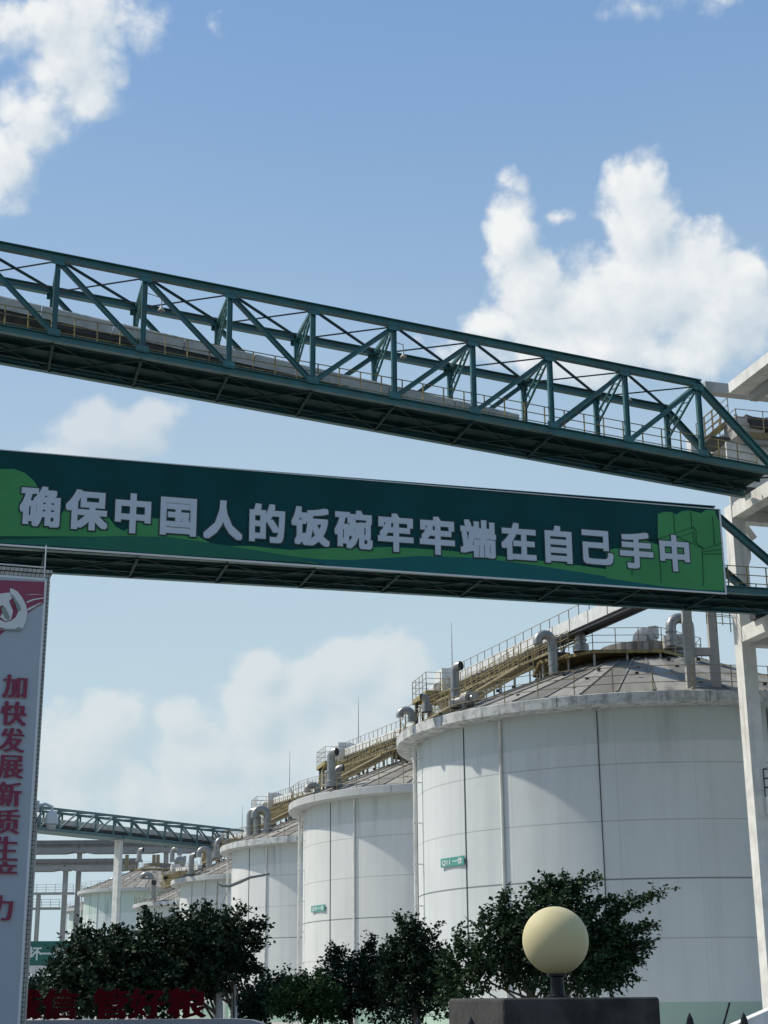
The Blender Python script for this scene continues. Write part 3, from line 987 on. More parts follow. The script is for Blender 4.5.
def gallery(label, C, s0, s1, z0, z1, legs_z, head=True, near_open=False, i_first=False):
    """covered belt conveyor with a stair walkway below it; z = top of the casing; ends in a head platform"""
    C = Vector((C[0], C[1], 0)) + ROWL * 4.7
    P = lambda s_, w=0.0, z=0.0: C + ROWD * s_ + ROWL * w + ZV * (z0 + (z1 - z0) * (s_ - s0) / (s1 - s0) + z)
    t = thing('rooftop_conveyor', label, 'conveyor', P(s0, 0, -2), 'conveyors on the silo roofs')
    d = (P(s1) - P(s0)).normalized(); y = ZV.cross(d).normalized(); zz = d.cross(y)
    L = (P(s1) - P(s0)).length
    cs = MB()
    n = max(2, int(L / 2.4))
    for i in range(n):
        a, b = P(s0).lerp(P(s1), i / n), P(s0).lerp(P(s1), (i + 1) / n)
        cs.bar(a - zz * .32, b - zz * .32 - d * .03, 1.0, .62)
        cs.bar(a - zz * .32, a - zz * .32 + d * .07, 1.07, .68)
    cs.build('conveyor_casing', M['casing_white'], t)
    un = MB()
    un.bar(P(s0, .35, -.72), P(s1, .35, -.72), .12, .16)
    un.bar(P(s0, -.35, -.72), P(s1, -.35, -.72), .12, .16)
    un.bar(P(s0, 0, -.66), P(s1, 0, -.66), .9, .03)
    un.build('conveyor_frame', M['dark_steel'], t)
    # walkway on the side of the row's outer edge, below the casing
    wz = -1.75
    ws = -3.4 if i_first else s0          # on the biggest silo the walkway starts at the apex platform
    wk = MB()
    for q in range(int((s1 - 1.6 - ws) / .3)):
        wk.box(P(ws + .15 + .3 * q, 1.15, wz), 1.0, .13, .03, (ROWL, ROWD, ZV))
    wk.build('walkway', M['dark_steel'], t)
    st = MB()
    for w in (.62, 1.68):
        st.bar(P(ws, w, wz - .05), P(s1 - 1.6, w, wz - .05), .06, .12)
    st.build('walkway_stringer', M['rail'], t)
    for w in (.66, 1.64):
        rl = MB(); rail_line(rl, [P(ws, w, wz + .05), P(s1 - 1.6, w, wz + .05)], 1.05, 1.1)
        rl.build('railing', M['yellow'], t)
    rl = MB(); rail_line(rl, [P(s0, .5, -.02), P(s1, .5, -.02)], .5, 1.4, bars=(1.0,))
    rl.build('casing_handrail', M['rail'], t)
    lt = MB()
    nl = int(L / 1.3)
    for q in range(nl):
        sa_, sb_ = ws + (s1 - ws) * q / nl, ws + (s1 - ws) * (q + 1) / nl
        if sb_ > s1 - 1.6:
            break
        lt.bar(P(sa_, .62, wz + .02), P(sb_, .62, -.75), .045, .045) if q % 2 else lt.bar(P(sa_, .62, -.75), P(sb_, .62, wz + .02), .045, .045)
        lt.bar(P(sb_, .62, wz), P(sb_, .62, -.7), .06, .06)
    lt.bar(P(ws, .62, -.78), P(s1 - 1.6, .62, -.78), .08, .08)
    lt.build('side_lattice', M['dark_steel'], t)
    # stair flight on the roof, beside and below the walkway
    sa, sb = ws + (1.5 if i_first else 5.0), s1 - 2.2
    sr = MB()
    for w in (2.0, 2.8):
        sr.bar(P(sa, w, wz - .55), P(sb, w, wz - 1.5), .05, .11)
    ns = int((sb - sa) / .35)
    for q in range(ns):
        f_ = (q + .5) / ns
        sr.box(P(sa + (sb - sa) * f_, 2.4, wz - .55 - .95 * f_ + .05), .76, .12, .025, (ROWL, ROWD, ZV))
    sr.build('stair', M['rail'], t)
    for w in (2.02, 2.78):
        rl = MB(); rail_line(rl, [P(sa, w, wz - .5), P(sb, w, wz - 1.45)], .95, .8)
        rl.build('stair_railing', M['yellow'], t)
    # supports down to the roofs
    k = 0
    for s_ in np.arange(s0 + 1.0, s1 - .5, 2.6):
        for w in (-.45, .48, 1.66):
            top = P(float(s_), w, -.62 if w < 1 else wz - .05)
            bz_ = legs_z(top)
            if head and near_open is False and i_first and s_ < 4.5:
                continue
            if bz_ is not None and bz_ < top.z - .2:
                lg = MB(); lg.bar(Vector((top.x, top.y, bz_)), top, .08, .08)
                lg.build('support_leg', M['casing'] if w < 1 else M['rail'], t)
        if s_ < ws:
            continue
        bm_ = MB()
        bm_.bar(P(float(s_), -.5, -.85), P(float(s_), 1.7, wz - .1), .06, .09)
        bm_.build('support_brace', M['yellow'], t)
    if head:
        c = P(s1, .35, 0); X, Y = ROWL, ROWD
        zf = c.z - 1.25
        hx, hy = 1.9, 1.7
        co = [c + X * a + Y * b for a, b in ((-hx, -hy), (hx, -hy), (hx, hy), (-hx, hy))]
        co = [Vector((p.x, p.y, zf)) for p in co]
        fl = MB().prism(co, (0, 0, .06))
        for a, b in zip(co, co[1:] + co[:1]):
            fl.bar(a - ZV * .12, b - ZV * .12, .09, .28)
        fl.build('head_platform', M['yellow'], t)
        rl = MB(); rail_line(rl, [p + ZV * .06 for p in co + co[:1]], 1.15, .85)
        rl.build('platform_railing', M['rail'], t)
        hb = MB()
        hb.box((c.x + .1, c.y, zf + .85), 1.5, 1.9, 1.5, (X, Y, ZV))
        hb.box((c.x, c.y, zf + 1.67), 1.2, 1.3, .16, (X, Y, ZV))
        hb.tube([Vector((c.x, c.y, zf)) + X * .8 + Y * q + ZV * .5 for q in (-.5, .5)], .32, 12)
        hb.build('drive_head', M['casing_white'], t)
        hp = MB()
        b4 = [Vector((c.x, c.y, zf - .05)) + X * a + Y * b for a, b in ((-.6, -.6), (.6, -.6), (.6, .6), (-.6, .6))]
        e4 = [Vector((c.x, c.y, zf - 1.6)) + X * a + Y * b for a, b in ((-.2, -.2), (.2, -.2), (.2, .2), (-.2, .2))]
        hp.add(b4 + e4, [(0, 1, 5, 4), (1, 2, 6, 5), (2, 3, 7, 6), (3, 0, 4, 7)])
        hp.tube([Vector((c.x, c.y, zf - 1.6)), Vector((c.x, c.y, zf - 3.1))], .2, 10)
        hp.build('discharge_hopper', M['steel'], t)
        for p in co + [(co[0] + co[1]) / 2, (co[1] + co[2]) / 2, (co[2] + co[3]) / 2, (co[3] + co[0]) / 2]:
            q = p.lerp(Vector((c.x, c.y, zf)), .12)
            bz_ = legs_z(q)
            if bz_ is None:
                bz_ = q.z - 3
            MB().bar(Vector((q.x, q.y, bz_)), q - ZV * .05, .14, .14).build('platform_leg', M['dark_steel'], t)
        xb = MB()
        for a, b in zip(co, co[1:] + co[:1]):
            xb.bar(a.lerp(c, .12) * 1 - ZV * .1 * 0, a.lerp(b, .5) - ZV * 1.5, .06, .06) if False else xb.bar(Vector((a.x, a.y, zf - .2)), Vector((b.x, b.y, zf - 1.7)), .07, .07)
        xb.build('platform_brace', M['yellow'], t)
    return t, P


def roof_under(p):
    """height of the silo roof under a point, or None over the gaps"""
    for (x, y) in SILO_XY:
        r_ = math.hypot(p.x - x, p.y - y)
        if r_ < RR - .1:
            return ZT + .05 + (RR - .25 - min(max(r_, 2.2), RR - .25)) * .39 - .03
    return None


glabels = ['conveyor with yellow stair rails above the biggest silo, running to the tower', 'conveyor with yellow stair rails above the second silo, its head platform over the third',
           'conveyor with yellow rails above the sunlit third silo', 'small conveyor above the fourth silo', 'tiny conveyor above the smallest silo of the front row']
for i, C in enumerate(SILO_XY):
    gap = math.hypot(SILO_XY[min(i + 1, 4)][0] - SILO_XY[max(0, min(i, 3))][0], SILO_XY[min(i + 1, 4)][1] - SILO_XY[max(0, min(i, 3))][1])
    gallery(glabels[i], C, -16.0 if i == 0 else -8.2, 19.6 + .6 * i, 18.95 if i == 0 else 19.3, 21.35, roof_under, i_first=(i == 0))

# ducts and blowers on the roofs (children of their silo)
def vent_at(s, px, py_base, zb, kind, rad, h, out, reach=1.2, drop=.15, foot=0.0):
    """a duct on the roof of silo s that stands at height zb on the line of sight through a photo point"""
    d = ray(px, py_base); t_ = (zb - CAM_Z) / d.z; b = Vector((0, 0, CAM_Z)) + d * t_ - ZV * foot; h += foot
    mb = MB()
    (goose if kind == 'goose' else elbow)(*((mb, b, rad, h, out) + ((reach, drop) if kind == 'goose' else ())))
    mb.build('vent_duct', [M['steel'], M['dark_steel']], s, smooth=True)
    return b


S1, S2, S3, S4, S5 = silos
vent_at(S1, 455.5, 708, 15.0, 'elbow', .22, 1.75, (.75, -.65, 0))
b_ = at(468, 699, 72.5); fan_part(S1, b_, (.6, -.8, 0), .36)
vent_at(S1, 427, 712, 14.75, 'elbow', .17, .5, (-.9, -.4, 0))
vent_at(S1, 412, 722, 14.65, 'goose', .19, .3, (-1, .1, 0), .6, .05)
vent_at(S1, 553, 655, 17.9, 'goose', .24, .62, (-.96, -.25, 0), .78, .12, foot=1.0)
vent_at(S1, 581, 652, 18.15, 'elbow', .27, 1.15, (-.35, -.93, 0))
vent_at(S1, 672, 646, 18.2, 'goose', .26, .95, (.98, .15, 0), .95, 1.2)
fan_part(S1, at(645, 640, 78.5), (-.5, -.85, 0), .62)
bx = MB(); bx.box(at(672, 643, 77.4), .9, .7, .6); bx.box(at(682, 642, 77.4), .8, .7, .7); bx.build('filter_box', M['casing'], S1)
vent_at(S2, 331, 787, 14.8, 'elbow', .27, 1.9, (.8, -.6, 0))
vent_at(S2, 337, 787, 14.9, 'elbow', .25, .9, (1, -.3, 0))
vent_at(S2, 318, 797, 14.7, 'goose', .24, .4, (-.9, -.3, 0), .75, .1)
vent_at(S3, 250, 841, 14.8, 'elbow', .34, 2.1, (.85, -.5, 0))
vent_at(S3, 257, 838, 14.9, 'elbow', .32, 1.6, (-.9, -.4, 0))
vent_at(S3, 267, 836, 15.0, 'goose', .33, 1.7, (-.95, -.2, 0), 1.1, .2)
vent_at(S3, 226, 849, 14.6, 'goose', .26, .4, (-.9, -.3, 0), .8, .1)
vent_at(S4, 191, 874, 14.8, 'elbow', .30, 1.6, (.9, -.4, 0))
vent_at(S4, 209, 866, 15.2, 'goose', .30, 1.2, (-.95, -.2, 0), 1.1, .3)
vent_at(S4, 216, 858, 15.4, 'elbow', .28, 1.1, (-.9, -.4, 0))
vent_at(S5, 152.5, 900, 14.7, 'elbow', .36, 1.8, (.3, -.9, 0))
B1, B2 = bk
vent_at(B1, 141, 886, 18.6, 'goose', .36, 1.0, (1, -.1, 0), 1.6, .5)
vent_at(B1, 139, 862, 21.4, 'elbow', .36, 1.3, (.9, -.3, 0))
vent_at(B1, 172, 862, 21.4, 'goose', .36, 1.3, (.9, -.3, 0), 1.2, .4)
vent_at(B1, 110, 888, 18.7, 'elbow', .3, .9, (.9, -.3, 0))
fan_part(B1, at(180, 862, 248), (.3, -.95, 0), .9)
for px in (127, 154, 158):
    q = at(px, 858, 248)
    qq = MB(); qq.box(q - ZV * .6, .5, .5, 2.2); qq.build('bucket_casing', M['rail'], B1)

# the white H-shaped trestle on the biggest silo's roof edge
tz = thing('trestle', 'white H shaped concrete trestle standing on the biggest silo roof edge below the banner bridge', 'trestle', at(692, 690, 67.6))
for (pb, pt) in (((691.5, 690), (686, 590)), ((716.5, 688), (709, 590))):
    b0 = at(*pb, 67.6 if pb[0] < 700 else 67.9); b0.z = ZT
    MB().bar(b0, Vector((b0.x, b0.y, 20.6)), .40, .40, (0, 1, 0)).build('trestle_post', M['conc'], tz)
ba, bb = at(691, 652, 67.6), at(713, 652, 67.9)
MB().bar(ba, bb, .32, .34).build('cross_beam', M['conc'], tz)
ba.z = bb.z = 20.75
MB().bar(ba - (bb - ba) * .4, bb + (bb - ba) * .4, .5, .4).build('cap_beam', M['conc'], tz)

# lightning rods on the head platforms
rods = [(452.5, 676, 622, 94), (358.5, 735, 697, 122), (289.5, 786, 750, 153), (242, 832, 806, 150), (251, 830, 800, 152)]
rlab = ['tall thin lightning rod over the biggest silo, below the bridge', 'thin lightning rod on the second conveyor head', 'thin lightning rod on the third conveyor head',
        'short lightning rod beside the far truss bridge end', 'short lightning rod above the paired ducts of the third silo']
for (px, y0, y1, Y), lb in zip(rods, rlab):
    a, b = at(px, y0, Y), at(px, y1, Y); b.x = a.x
    mb = MB().tube([a - ZV * 1.5, a, a.lerp(b, .6), b], [.05, .045, .03, .012], 6)
    tag(mb.build('lightning_rod', M['casing']), rlab[rods.index((px, y0, y1, Y))], 'lightning rod', 'lightning rods')

# number plates on the silo walls


def wall_sign(s, label, px0, px1, py0, py1, txt, D):
    C = Vector(s.location); pc = None
    d = ray((px0 + px1) / 2, (py0 + py1) / 2); o = Vector((0, 0, CAM_Z))
    ox, oy = o.x - C.x, o.y - C.y
    a = d.x ** 2 + d.y ** 2; b = 2 * (ox * d.x + oy * d.y); c = ox * ox + oy * oy - (RW + .05) ** 2
    t_ = (-b - math.sqrt(b * b - 4 * a * c)) / (2 * a); p = o + d * t_
    nrm = Vector((p.x - C.x, p.y - C.y, 0)).normalized(); x = Vector((-nrm.y, nrm.x, 0))
    cosv = abs(x.dot(Vector((rt.x, rt.y, 0)).normalized()))
    w = (px1 - px0) / FPX * p.y / max(cosv, .35); h = (py1 - py0) / FPX * p.y
    t = thing('silo_sign', label, 'sign', p, 'green number signs on the silos')
    MB().box(p, .05, w, h, (nrm, x, ZV)).build('sign_plate', M['sign_green'], t)
    text_mesh(txt, h * .74, .012, .004, 'sign_text', 'sign_white', t, p + nrm * .034, x, ZV, nrm, width=w * .86)
    return t


M['sign_green'] = mat('green_sign_enamel', (0.07, 0.30, 0.24), 0.4, 0.05, 2.0)
M['sign_white'] = mat('white_sign_print', (0.6, 0.66, 0.64), 0.4, 0.03, 2.0)
wall_sign(S1, 'green number sign on the biggest silo beside a dark wall joint', 442, 463, 857.5, 866, 'Q11 \u4e00\u4ed3', 75)
wall_sign(S2, 'small green number sign on the second silo', 311, 325, 905.5, 911.5, 'Q10 \u4e00\u4ed3', 104)

# ------------------------------------------------------------------ transfer tower at the bridge ends
KE = 9.12
WP = UP0 + DV * (PL_ * KE)                                 # a point of the tower's face plane
tc0 = on_plane(745.5, 690, WP, DV)                         # left front edge of the far column, at some height
tw = thing('transfer_tower', 'white concrete frame tower with a slab roof where both green bridges end', 'tower', (tc0.x, tc0.y, 0))
CS = .62


def TP(a, n_, z):
    """tower coordinates: a along the bridges, n_ away from the camera, from the far column's near left edge"""
    return Vector((tc0.x, tc0.y, 0)) + DV * a + NV * n_ + ZV * z


AX = (DV, NV, ZV)
ztop_pix = lambda px, py: on_plane(px, py, WP, DV).z
z_roof = on_plane(729, 392, WP - DV * .6, DV).z
zu, zl = on_plane(734, 502, WP, DV).z, on_plane(741, 627, WP, DV).z
for (a, n_) in ((0, 0), (0, -7.6), (8, 0), (8, -7.6)):
    zc_t = zu if (a, n_) == (0, 0) else z_roof
    MB().box(TP(a + CS / 2, n_ + CS / 2, zc_t / 2), CS, CS, zc_t, AX).build('column', M['conc_white'], tw)
for z_, nm in ((zu, 'bearing_beam'), (zl, 'bearing_beam')):
    for a in (0, 8):
        MB().box(TP(a + CS / 2 + .002, -3.5 + .003, z_ - .30), CS - .06, 7.0 - .006, .62, AX).build(nm, M['conc_white'], tw)
    for n_ in (0, -7.6):
        MB().box(TP(4.3, n_ + CS / 2, z_ - .35), 7.38, CS - .08, .7, AX).build('tie_beam', M['conc_white'], tw)
    MB().box(TP(4.3, -3.5, z_ - .16), 7.36, 7.0, .16, AX).build('floor_slab', M['conc'], tw)
    MB().box(TP(2.2, -3.5, z_ - .45), .34, 6.98, .4, AX).build('secondary_beam', M['conc'], tw)
    MB().box(TP(5.0, -3.5, z_ - .45), .34, 6.98, .4, AX).build('secondary_beam', M['conc'], tw)
# roof: slab with fascia and downstand beams
n_edge = (on_plane(729, 392, WP - DV * .6, DV) - TP(-.6, 0, 0)).dot(NV)
MB().box(TP(4.4, n_edge - 5.0, z_roof + .18), 10.0, 10.0, .46, AX).build('roof_slab', M['conc_white'], tw)
for a in (.4, 2.8, 5.4, 8.2):
    MB().box(TP(a, n_edge - 5.0, z_roof - .23), .36, 9.6, .34, AX).build('roof_beam', M['conc'], tw)
# lower annex roof beam that shows behind the roof corner
pa, pb = on_plane(703, 388, TP(0, 2.4, 0), NV), on_plane(735, 391.5, TP(0, 2.4, 0), NV)
MB().bar(pa, pb + (pb - pa) * 2, .5, .48).build('annex_beam', M['conc'], tw)
# intermediate platform, its rail, wall panels and machinery under the roof
pw_ = on_plane(737, 434, TP(0, -.3, 0), NV); zp_ = pw_.z; pa_ = (pw_ - TP(0, 0, 0)).dot(DV)
MB().box(TP(pa_ + 3.5, 1.3, zp_), 7.0, 3.2, .14, AX).build('service_floor', M['conc'], tw)
MB().box(TP(pa_ + 3.5, -.33, zp_), 7.06, .06, .3, AX).build('floor_edge', M['rail'], tw)
rl = MB(); rail_line(rl, [TP(pa_ + .05, 2.8, zp_ + .08), TP(pa_ + .05, -.25, zp_ + .08), TP(pa_ + 6.5, -.25, zp_ + .08)], 1.1, 1.3)
rl.build('railing', M['rail'], tw)
MB().box(TP(1.0, -.06, (zu + zp_) / 2 - .15), 2.1, .10, (zp_ - zu) - .32, AX).build('wall_panel', M['casing_white'], tw)
MB().box(TP(3.9, .9, (zu + zp_) / 2 - .1), 3.4, .12, (zp_ - zu) - .35, AX).build('wall_panel', M['conc'], tw)
MB().box(TP(4.2, 2.2, (z_roof + zp_) / 2), 6.4, .12, z_roof - zp_ - .8, AX).build('wall_panel', M['conc'], tw)
mc = MB()
mc.box(TP(pa_ + .9, .7, zp_ + .55), 1.3, 1.1, .95, AX); mc.tube([TP(pa_ + 1.6, .7, zp_ + .6), TP(pa_ + 2.3, .7, zp_ + .6)], .28, 12); mc.box(TP(pa_ + 3.1, .9, zp_ + .75), 1.2, 1.3, 1.3, AX)
mc.build('drive_housing', M['casing'], tw)
cq_ = on_plane(694, 446, TP(0, 1.6, 0), NV); cb_ = MB(); cb_.box(cq_, .5, .4, .75, AX); cb_.build('control_cabinet', M['casing_white'], tw)
ch_ = MB(); ch_.add([TP(2.6, .2, zp_ - .1), TP(3.8, .2, zp_ - .1), TP(3.8, 1.4, zp_ - .1), TP(2.6, 1.4, zp_ - .1), TP(3.0, .6, zu + .3), TP(3.4, .6, zu + .3), TP(3.4, 1.0, zu + .3), TP(3.0, 1.0, zu + .3)],
                    [(0, 1, 5, 4), (1, 2, 6, 5), (2, 3, 7, 6), (3, 0, 4, 7)]); ch_.build('transfer_chute', M['dark_steel'], tw)
for a_ in (.8, 2.3, 3.9):
    hb_ = MB(); hb_.bar(TP(a_, .4, zp_ + .1), TP(a_, .4, z_roof - .1), .14, .14); hb_.bar(TP(a_, .4, z_roof - .9), TP(a_ + .9, .4, z_roof - .15), .08, .08); hb_.build('hanger_post', M['casing'], tw)
mp = MB()
mp.tube([TP(.7, -.5, zp_ - .42), TP(6, -.5, zp_ - .42)], .14, 10); mp.tube([TP(2.6, -.45, zp_ - .85), TP(6, -.45, zp_ - .95)], .18, 10)
mp.tube([TP(2.7, -.2, zp_ - .9), TP(3.3, -.2, zp_ - 1.9)], .2, 10)
mp.build('dust_pipe', M['steel'], tw)
bt_ = MB(); bt_.bar(TP(1.3, .3, z_roof - .5), TP(6, .3, z_roof - .7), .5, .5); bt_.bar(TP(.9, 1.2, z_roof - .75), TP(1.4, .2, z_roof - .3), .4, .4)
bt_.build('belt_frame', M['dark_steel'], tw)
# stair from the upper bridge deck to the platform
s0, s1 = on_plane(706, 441, TP(.5, 1.1, 0), NV), on_plane(729, 421, TP(.5, 1.1, 0), NV)
stt = MB()
for q in (0, .8):
    stt.bar(s0 + NV * q, s1 + NV * q, .06, .24)
for i in range(9):
    p = s0.lerp(s1, (i + .5) / 9); stt.box(p + NV * .4, .24, .74, .03, AX)
stt.build('stair', M['yellow'], tw)
rl = MB(); rail_line(rl, [s0 + ZV * .1, s1 + ZV * .1], 1.0, .6); rail_line(rl, [s0 + ZV * .1 + NV * .8, s1 + ZV * .1 + NV * .8], 1.0, .6)
rl.build('stair_railing', M['rail'], tw)
pfm = MB(); pm = on_plane(722, 445, TP(.5, 1.1, 0), NV); pfm.box(pm, 1.9, 1.6, .1, AX); pfm.build('stair_landing', M['dark_steel'], tw)
# lower level: pulley, wall panel with opening, rails, balcony
pu = MB(); pc_ = on_plane(729, 556, TP(.9, .9, 0), NV); pu.tube([pc_, pc_ + DV * .2, pc_ + DV * .2, pc_ + DV * .75, pc_ + DV * .75, pc_ + DV * .9], [.2, .2, .52, .52, .26, .26], 18)
pu.bar(pc_ + DV * 1.2 + ZV * .8, pc_ + DV * .4 + ZV * 1.9, .3, .3); pu.build('belt_pulley', M['casing_white'], tw, smooth=True)
zb_ = zl + .1
MB().box(TP(2.4, -.9, zb_ + 1.6), .12, 1.9, 2.9, AX).build('wall_panel', M['conc'], tw)
MB().box(TP(5.4, -1.6, zb_ + 2.7), 6.0, .12, 1.7, AX).build('wall_panel', M['conc'], tw)
rl = MB(); rail_line(rl, [TP(-1.2, .6, zb_ + .1), TP(2.4, .6, zb_ + .1)], 1.1, .7); rail_line(rl, [TP(-.4, 1.3, zb_), TP(2.2, 1.3, zb_)], 1.1, .7)
rl.build('lower_railing', M['rail'], tw)
for zz_ in (zl + .06, zu + .06):
    for q in (.0, 3.1):
        nn = (UP0 - tc0).dot(NV) + q
        MB().box(TP(.2, nn, zz_ + .07), .7, .5, .24, AX).build('bridge_bearing', M['dark_steel'], tw)
pb_ = on_plane(766, 806, TP(.3, -.1, 0), NV)
MB().box(pb_ + DV * .7 - NV * .5, 1.4, 1.0, .7, AX).build('balcony', M['conc_white'], tw)
rl = MB(); q0 = pb_ + ZV * .36; rail_line(rl, [q0 - NV * .95, q0, q0 + DV * 1.3], 1.1, .5); rl.build('balcony_railing', M['black_iron'], tw)
pe = MB(); pe.bar(TP(.1, .3, 0.05), TP(.1, .3, 0.5), .9, .9); pe.build('column_foot', M['conc'], tw)

# ------------------------------------------------------------------ far truss bridge and concrete galleries at the back


def small_truss(P0, P1, H, n, wd, label):
    d = (P1 - P0).normalized(); h = Vector((-d.y, d.x, 0)).normalized(); s = thing('conveyor_bridge', label, 'conveyor bridge', P0)
    T = lambda k, w=0., z=0.: P0.lerp(P1, k / n) + h * w + ZV * z
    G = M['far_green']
    for w in (0, wd):
        MB().bar(T(0, w, H), T(n, w, H), .2, .24).build('top_chord', G, s)
        MB().bar(T(0, w, 0), T(n, w, 0), .22, .34).build('bottom_chord', G, s)
        for k in range(n + 1):
            MB().bar(T(k, w, .15), T(k, w, H - .1), .15, .15).build('post', G, s)
            if k < n:
                a, b = (k, k + 1) if k >= 5 else (k + 1, k)
                MB().bar(T(a, w, H - .1), T(b, w, .15), .14, .14).build('diagonal', G, s)
    xb = MB()
    for k in range(n):
        xb.bar(T(k, 0, H), T(k + 1, wd, H), .09, .09); xb.bar(T(k + 1, 0, H), T(k, wd, H), .09, .09)
    xb.build('top_bracing', G, s)
    MB().bar(T(0, wd / 2, -.1), T(n, wd / 2, -.1), wd - .1, .1).build('deck', G, s)
    MB().bar(T(0, wd / 2, .95), T(n, wd / 2, .95), 1.2, .55).build('conveyor_cover', M['casing'], s)
    MB().bar(T(0, wd / 2, .45), T(n, wd / 2, .45), 1.1, .2).build('conveyor_belt', M['dark_steel'], s)
    return s


PA = at(20, 826.5, 158); PB = at(232, 848.5, 181); PB2 = PA + (PB - PA) * 1.06
small_truss(PA, PB2, 2.15, 13, 2.6, 'far pale green truss bridge ending at the small silos, carried by the white column')
ct = at(118.5, 838, 168.6)
cw = thing('bridge_column', 'tall white column carrying the far pale green truss bridge', 'column', (ct.x, ct.y, 0))
dd = (PB - PA).normalized(); hh = Vector((-dd.y, dd.x, 0))
MB().box((ct.x - .1, ct.y + .9, ct.z / 2), .5, .8, ct.z, (dd, hh, ZV)).build('shaft', M['conc_white'], cw)
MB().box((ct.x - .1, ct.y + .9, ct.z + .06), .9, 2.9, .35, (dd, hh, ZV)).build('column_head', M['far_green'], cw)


M['conc_far2'] = mat('dark_streaked_parapet', (0.19, 0.185, 0.175), .85, .15, 1.0, streak=(.7, (.09, .088, .08), 1.4))
M['lamp_grey'] = mat('grey_lamp_paint', (.13, .15, .15), .5, .1, 2.0)


def conc_gallery(label, x0, x1, yt, yb, Y, cols):
    p0, p1 = at(x0, yt, Y), at(x1, yt, Y); zt_ = p0.z; hb = p0.z - at(x0, yb, Y).z
    s = thing('concrete_gallery', label, 'conveyor gallery', (p0.x, Y, 0))
    W_ = 3.0
    MB().box(((p0.x + p1.x) / 2, Y + W_ / 2, zt_ - hb * .16), p1.x - p0.x, W_, hb * .32).build('parapet', M['conc_far2'], s)
    MB().box(((p0.x + p1.x) / 2, Y + W_ / 2, zt_ - hb * .42), p1.x - p0.x, W_ - .5, hb * .2).build('deck_slab', M['conc_far2'], s)
    xs = [p0.x] + [at(c, yb, Y).x for c in cols] + [p1.x]
    for a, b in zip(xs[:-1], xs[1:]):
        g = MB(); zt2, zb2 = zt_ - hb * .52, zt_ - hb
        for yy in (Y + .35, Y + W_ - .75):
            g.prism([(a + .08, yy, zt2), (b - .08, yy, zt2), (b - .08, yy, zb2 + .35), (b - 2.5, yy, zb2), (a + 2.5, yy, zb2), (a + .08, yy, zb2 + .35)], (0, .4, 0))
        g.build('girder', M['conc_far'], s)
    for c in cols:
        x = at(c, yb, Y).x
        cm = MB(); cm.box((x, Y + W_ / 2, (zt_ - hb * .75) / 2), .75, .75, zt_ - hb * .75)
        cm.box((x, Y + W_ / 2, zt_ - hb * .8), 1.5, W_ - .6, .6)
        cm.build('column', M['conc_far'], s)
    return s


conc_gallery('higher of two grey concrete conveyor galleries behind the pale green silos', -30, 246, 841, 854, 268, (-12, 78, 165))
conc_gallery('lower of two grey concrete conveyor galleries, ending above the tan cone roof', -30, 136, 859.5, 871.5, 263, (-25, 64))
for (x0, x1, y0, y1, Y, lb) in ((10, 74, 893, 895.5, 262, 'higher pale footbridge with railings beside the pale green silos'), (6, 60, 908, 910, 266, 'lower pale footbridge with railings beside the pale green silos')):
    p, q = at(x0, y0, Y), at(x1, y0, Y)
    f = thing('footbridge', lb, 'footbridge', p)
    MB().box(((p.x + q.x) / 2, Y, p.z - .15), q.x - p.x, 1.3, .35).build('deck', M['conc_far'], f)
    r_ = MB(); rail_line(r_, [(p.x, Y - .6, p.z), (q.x, Y - .6, p.z)], 1.3, 1.6, pr=.05, br=.035)
    r_.build('railing', M['casing'], f)
    MB().box((p.x + (q.x - p.x) * .45, Y, p.z / 2 - .2), .6, .8, p.z - .4).build('footbridge_column', M['conc_far'], f)

# ------------------------------------------------------------------ tiled gate pillar with the vertical poster
PD = 18.0
PA_ = R(19.0)
PXV, PNV = Vector((math.cos(PA_), math.sin(PA_), 0)), Vector((-math.sin(PA_), math.cos(PA_), 0))
PAX = (PXV, PNV, ZV)
PO = at(50.5, 574, PD); PO = Vector((PO.x, PO.y, 0))       # foot of the pillar's front right edge
QP = lambda a, n_, z: PO + PXV * a + PNV * n_ + ZV * z      # pillar coordinates: along the face, inwards, up



def tile_mat():
    mm = bpy.data.materials.new('grey_mosaic_tiles'); mm.use_nodes = True
    t = mm.node_tree; b = t.nodes['Principled BSDF']; b.inputs['Roughness'].default_value = .45
    g = t.nodes.new('ShaderNodeNewGeometry'); sp = t.nodes.new('ShaderNodeSeparateXYZ'); t.links.new(g.outputs['Position'], sp.inputs[0])
    ad = t.nodes.new('ShaderNodeMath'); ad.operation = 'ADD'; t.links.new(sp.outputs['X'], ad.inputs[0]); t.links.new(sp.outputs['Y'], ad.inputs[1])
    cb = t.nodes.new('ShaderNodeCombineXYZ'); t.links.new(ad.outputs[0], cb.inputs[0]); t.links.new(sp.outputs['Z'], cb.inputs[1])
    br = t.nodes.new('ShaderNodeTexBrick'); t.links.new(cb.outputs[0], br.inputs['Vector'])
    br.offset = 0.0; br.inputs['Scale'].default_value = 1.0; br.inputs['Brick Width'].default_value = .066; br.inputs['Row Height'].default_value = .052
    br.inputs['Mortar Size'].default_value = .0055; br.inputs['Color1'].default_value = (.46, .44, .385, 1); br.inputs['Color2'].default_value = (.36, .345, .30, 1); br.inputs['Mortar'].default_value = (.07, .07, .068, 1)
    t.links.new(br.outputs['Color'], b.inputs['Base Color'])
    return mm


